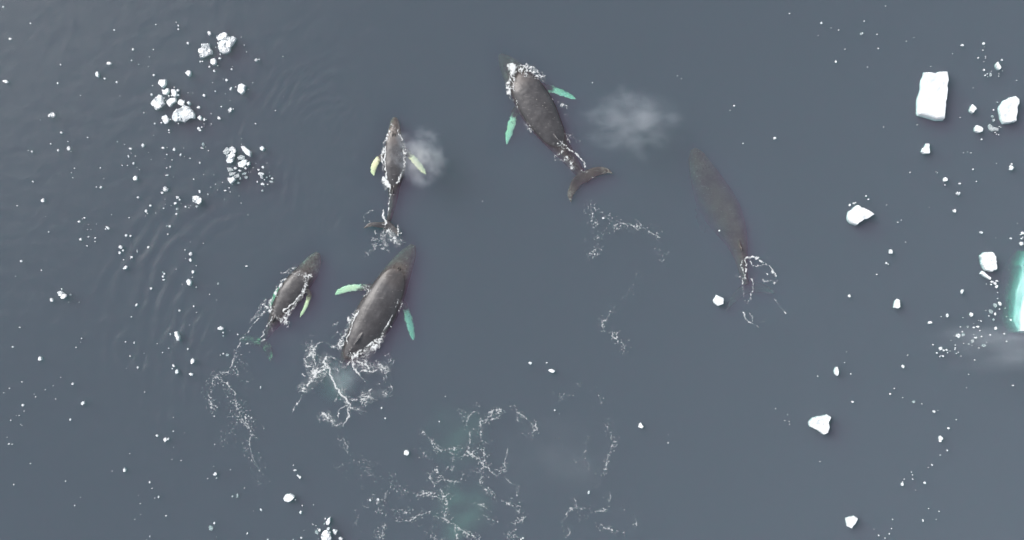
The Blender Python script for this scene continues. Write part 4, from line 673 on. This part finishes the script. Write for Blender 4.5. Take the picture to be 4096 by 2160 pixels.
foam('denser patch of old foam threads at the bottom edge', ZD, [
 ([(870,970),(900,1020),(905,1080),(880,1150)],32,.85,.9),([(880,1150),(950,1190),(1010,1230),(1120,1290)],17,.9,.8),([(950,1200),(980,1300)],9,.7,.8),([(780,960),(840,1000),(880,1010)],14,.75,.8),([(580,940),(680,970),(770,955)],12,.65,.9),([(700,1110),(780,1100),(800,1140)],24,.7,.95),([(550,1170),(630,1160),(690,1120)],14,.78,.8),([(560,1080),(600,1110)],22,.72,.95),([(440,1180),(430,1240),(400,1300)],12,.8,.8),([(450,1130),(550,1080)],22,.5,1.0),([(1080,1030),(1150,1040),(1220,1100)],7,.65,.8),([(1190,940),(1240,970),(1260,1040)],8,.72,.7),([(1215,920),(1245,970)],8,.65,.8),([(1210,1155),(1240,1155)],9,.7,.7),([(1110,1130),(1210,1110),(1290,1060)],7,.5,.9),([(1280,1000),(1400,1060),(1440,1050)],12,.6,.95),([(1430,930),(1440,1040)],8,.5,.95),([(1400,1070),(1430,1110)],28,.58,1.0),([(1410,1160),(1390,1230),(1340,1290)],24,.7,.95),([(1340,1250),(1450,1290)],24,.66,.95),([(1500,1110),(1420,1180)],7,.6,.8),([(380,1000),(400,1080),(430,1110)],8,.55,.9),([(330,1010),(250,1080),(235,1180),(250,1290)],8,.5,.95),([(720,1200),(800,1210),(870,1180)],20,.5,1.0),([(790,1290),(830,1300)],16,.6,.95)], 16, cov=.7, grain=1.0, boost=-.10, ws=1.9)
foam('dusting of fine froth drifting right of the bottom edge ice cluster', ZD, [
 ([(130,560),(165,610),(170,660)],18,.62,1.0),([(180,740),(280,790),(400,860),(500,910)],52,.40,1.0),([(430,880),(510,930)],30,.52,1.0),([(80,790),(150,720)],9,.6,.9),([(400,1010),(480,1050),(540,1080)],22,.5,1.0),([(300,720),(330,740)],14,.45,1.0),([(500,900),(430,1000),(390,1010)],9,.65,.85)], 17, cov=.4, grain=1.2)
foam('pale foam threads to the right of the bottom centre web', ZD, [
 ([(2060,450),(2110,530),(2115,610),(2095,660)],14,.66,.95),([(2095,660),(2060,760),(2050,810)],8,.85,.6),([(2050,810),(1990,880)],24,.5,1.0),([(1920,550),(1910,680),(1935,770)],7,.5,.95),([(1910,680),(1850,720)],7,.45,1.0),([(1745,1190),(1760,1140),(1815,1065)],8,.9,.5),([(1815,1065),(1900,1075)],7,.6,.8),([(1830,990),(1860,1060)],20,.55,1.0),([(1945,1070),(1950,1100),(1945,1140),(1870,1155)],7,.92,.4),([(1950,1100),(2050,1085)],6,.75,.6),([(1995,1180),(2030,1200),(2150,1240),(2230,1240)],8,.75,.7),([(2100,960),(2095,1050)],12,.55,.95),([(2170,1055),(2250,1080)],12,.5,1.0),([(2285,1150),(2290,1210)],10,.6,.95),([(1790,1210),(1800,1260),(1775,1290)],10,.6,.9),([(1640,220),(1740,250),(1900,170),(1970,190),(2030,280)],9,.45,1.0),([(1720,560),(1740,620)],6,.5,.9)], 18, cov=.65, grain=1.0, boost=-.08, ws=1.9)

# ------------------------------------------------------------------ mist from the blows, bubble clouds under water
def ellipsoid(name, c, r, mat, rot=0):
    V, F = [], []; rings = []
    for k in range(1, 12):
        t = math.pi * k / 12; rings.append([(math.sin(t) * math.cos(a), math.sin(t) * math.sin(a), -math.cos(t)) for a in np.linspace(0, 2 * math.pi, 20, endpoint=False)])
    loft(V, F, rings); o = mesh_obj(name, V, F, mat); o.location = c; o.scale = r; o.rotation_euler = (0, 0, rot); return o
def puff_mat(name, col, dens, scale, lo, hi, edge=.9, seed=0., absb=None):
    m, N, L = new_mat(name); out = N.new('ShaderNodeOutputMaterial'); v = N.new('ShaderNodeVolumeScatter'); v.inputs['Color'].default_value = (*col, 1)
    tc = N.new('ShaderNodeTexCoord').outputs['Object']; ln = N.new('ShaderNodeVectorMath'); ln.operation = 'LENGTH'; L.new(tc, ln.inputs[0])
    mp = N.new('ShaderNodeMapping'); mp.inputs['Location'].default_value = (seed, seed * 2, 0); L.new(tc, mp.inputs[0])
    n = noise(N, L, mp.outputs[0], scale, 4, .6)
    rad = math_node(N, L, 'SUBTRACT', ln.outputs['Value'], math_node(N, L, 'MULTIPLY', math_node(N, L, 'SUBTRACT', n, .5), 1.1))
    f = ramp(N, L, rad, edge, .15)
    d = math_node(N, L, 'MULTIPLY', f, ramp(N, L, n, lo, hi)); d = math_node(N, L, 'MULTIPLY', d, dens)
    L.new(d, v.inputs['Density']); L.new(v.outputs[0], out.inputs['Volume']); return m
def mist(label, c, r, dens, seed, rot=0, scale=1.6, name='blow_mist', cat='mist', col=(.78, .88, 1.0), edge=.85):
    o = ellipsoid(name, c, r, puff_mat(name, col, dens, scale, .38, .66, edge, seed), rot); tag(o, label, cat, kind='stuff'); return o
x, y = Z1.w(1110, 650); mist('large thin cloud of blow mist drifting right of the topmost whale', (x, y, 2.2), (4.6, 3.1, 1.4), .42, 2.3, -.05, 2.6)
x, y = Z2.w(650, 480); mist('dense white puff of blow mist over the right flipper of the small whale', (x, y, 1.6), (2.4, 2.9, 1.0), 1.35, 5.1, .45, 2.4)
x, y = Z4.w(385, 935); mist('faint mist hanging over the foam behind the largest whale', (x, y, 1.2), (1.9, 1.7, .7), .6, 8.4)
x, y = ZF.w(1570, 1205); mist('long streak of mist reaching in from the right edge below the iceberg', (x, y, 2.0), (10.0, 2.6, 1.3), .36, 3.7, .06, 1.6)
x, y = ZO.w(1400, 1155); mist('thin pale mist patch over the bottom centre', (x, y, 1.8), (6.5, 4.6, 1.0), .07, 6.1, col=(.84, .90, .96))
for lab, zz, cx, cy_, rx, ry, rz, dep, dn in (
 ('pale green bubble cloud under the foam at the bottom edge', ZD, 1020, 1090, 260, 260, .47, -.5, 1.3),
 ('pale bubble cloud under the foam web', ZD, 980, 560, 300, 300, .5, -.55, .6),
 ('bubble cloud under the left end of the bottom foam patch', ZD, 940, 1270, 110, 110, .42, -.45, 1.0),
 ('green bubble cloud trailing the largest whale', Z4, 330, 990, 170, 170, .5, -.55, 1.2),
 ('bubble cloud around the flukes of the leftmost whale', Z3, 430, 930, 110, 60, .35, -.4, .9)):
    x, y = zz.w(cx, cy_)
    o = ellipsoid('bubble_cloud', (x, y, dep - .02), (zz.m(rx), zz.m(ry), rz), puff_mat('bubble_cloud', (.86, .97, .95), dn, 1.8, .3, .7, .95, cx * .01)); tag(o, lab, 'bubbles', kind='stuff')
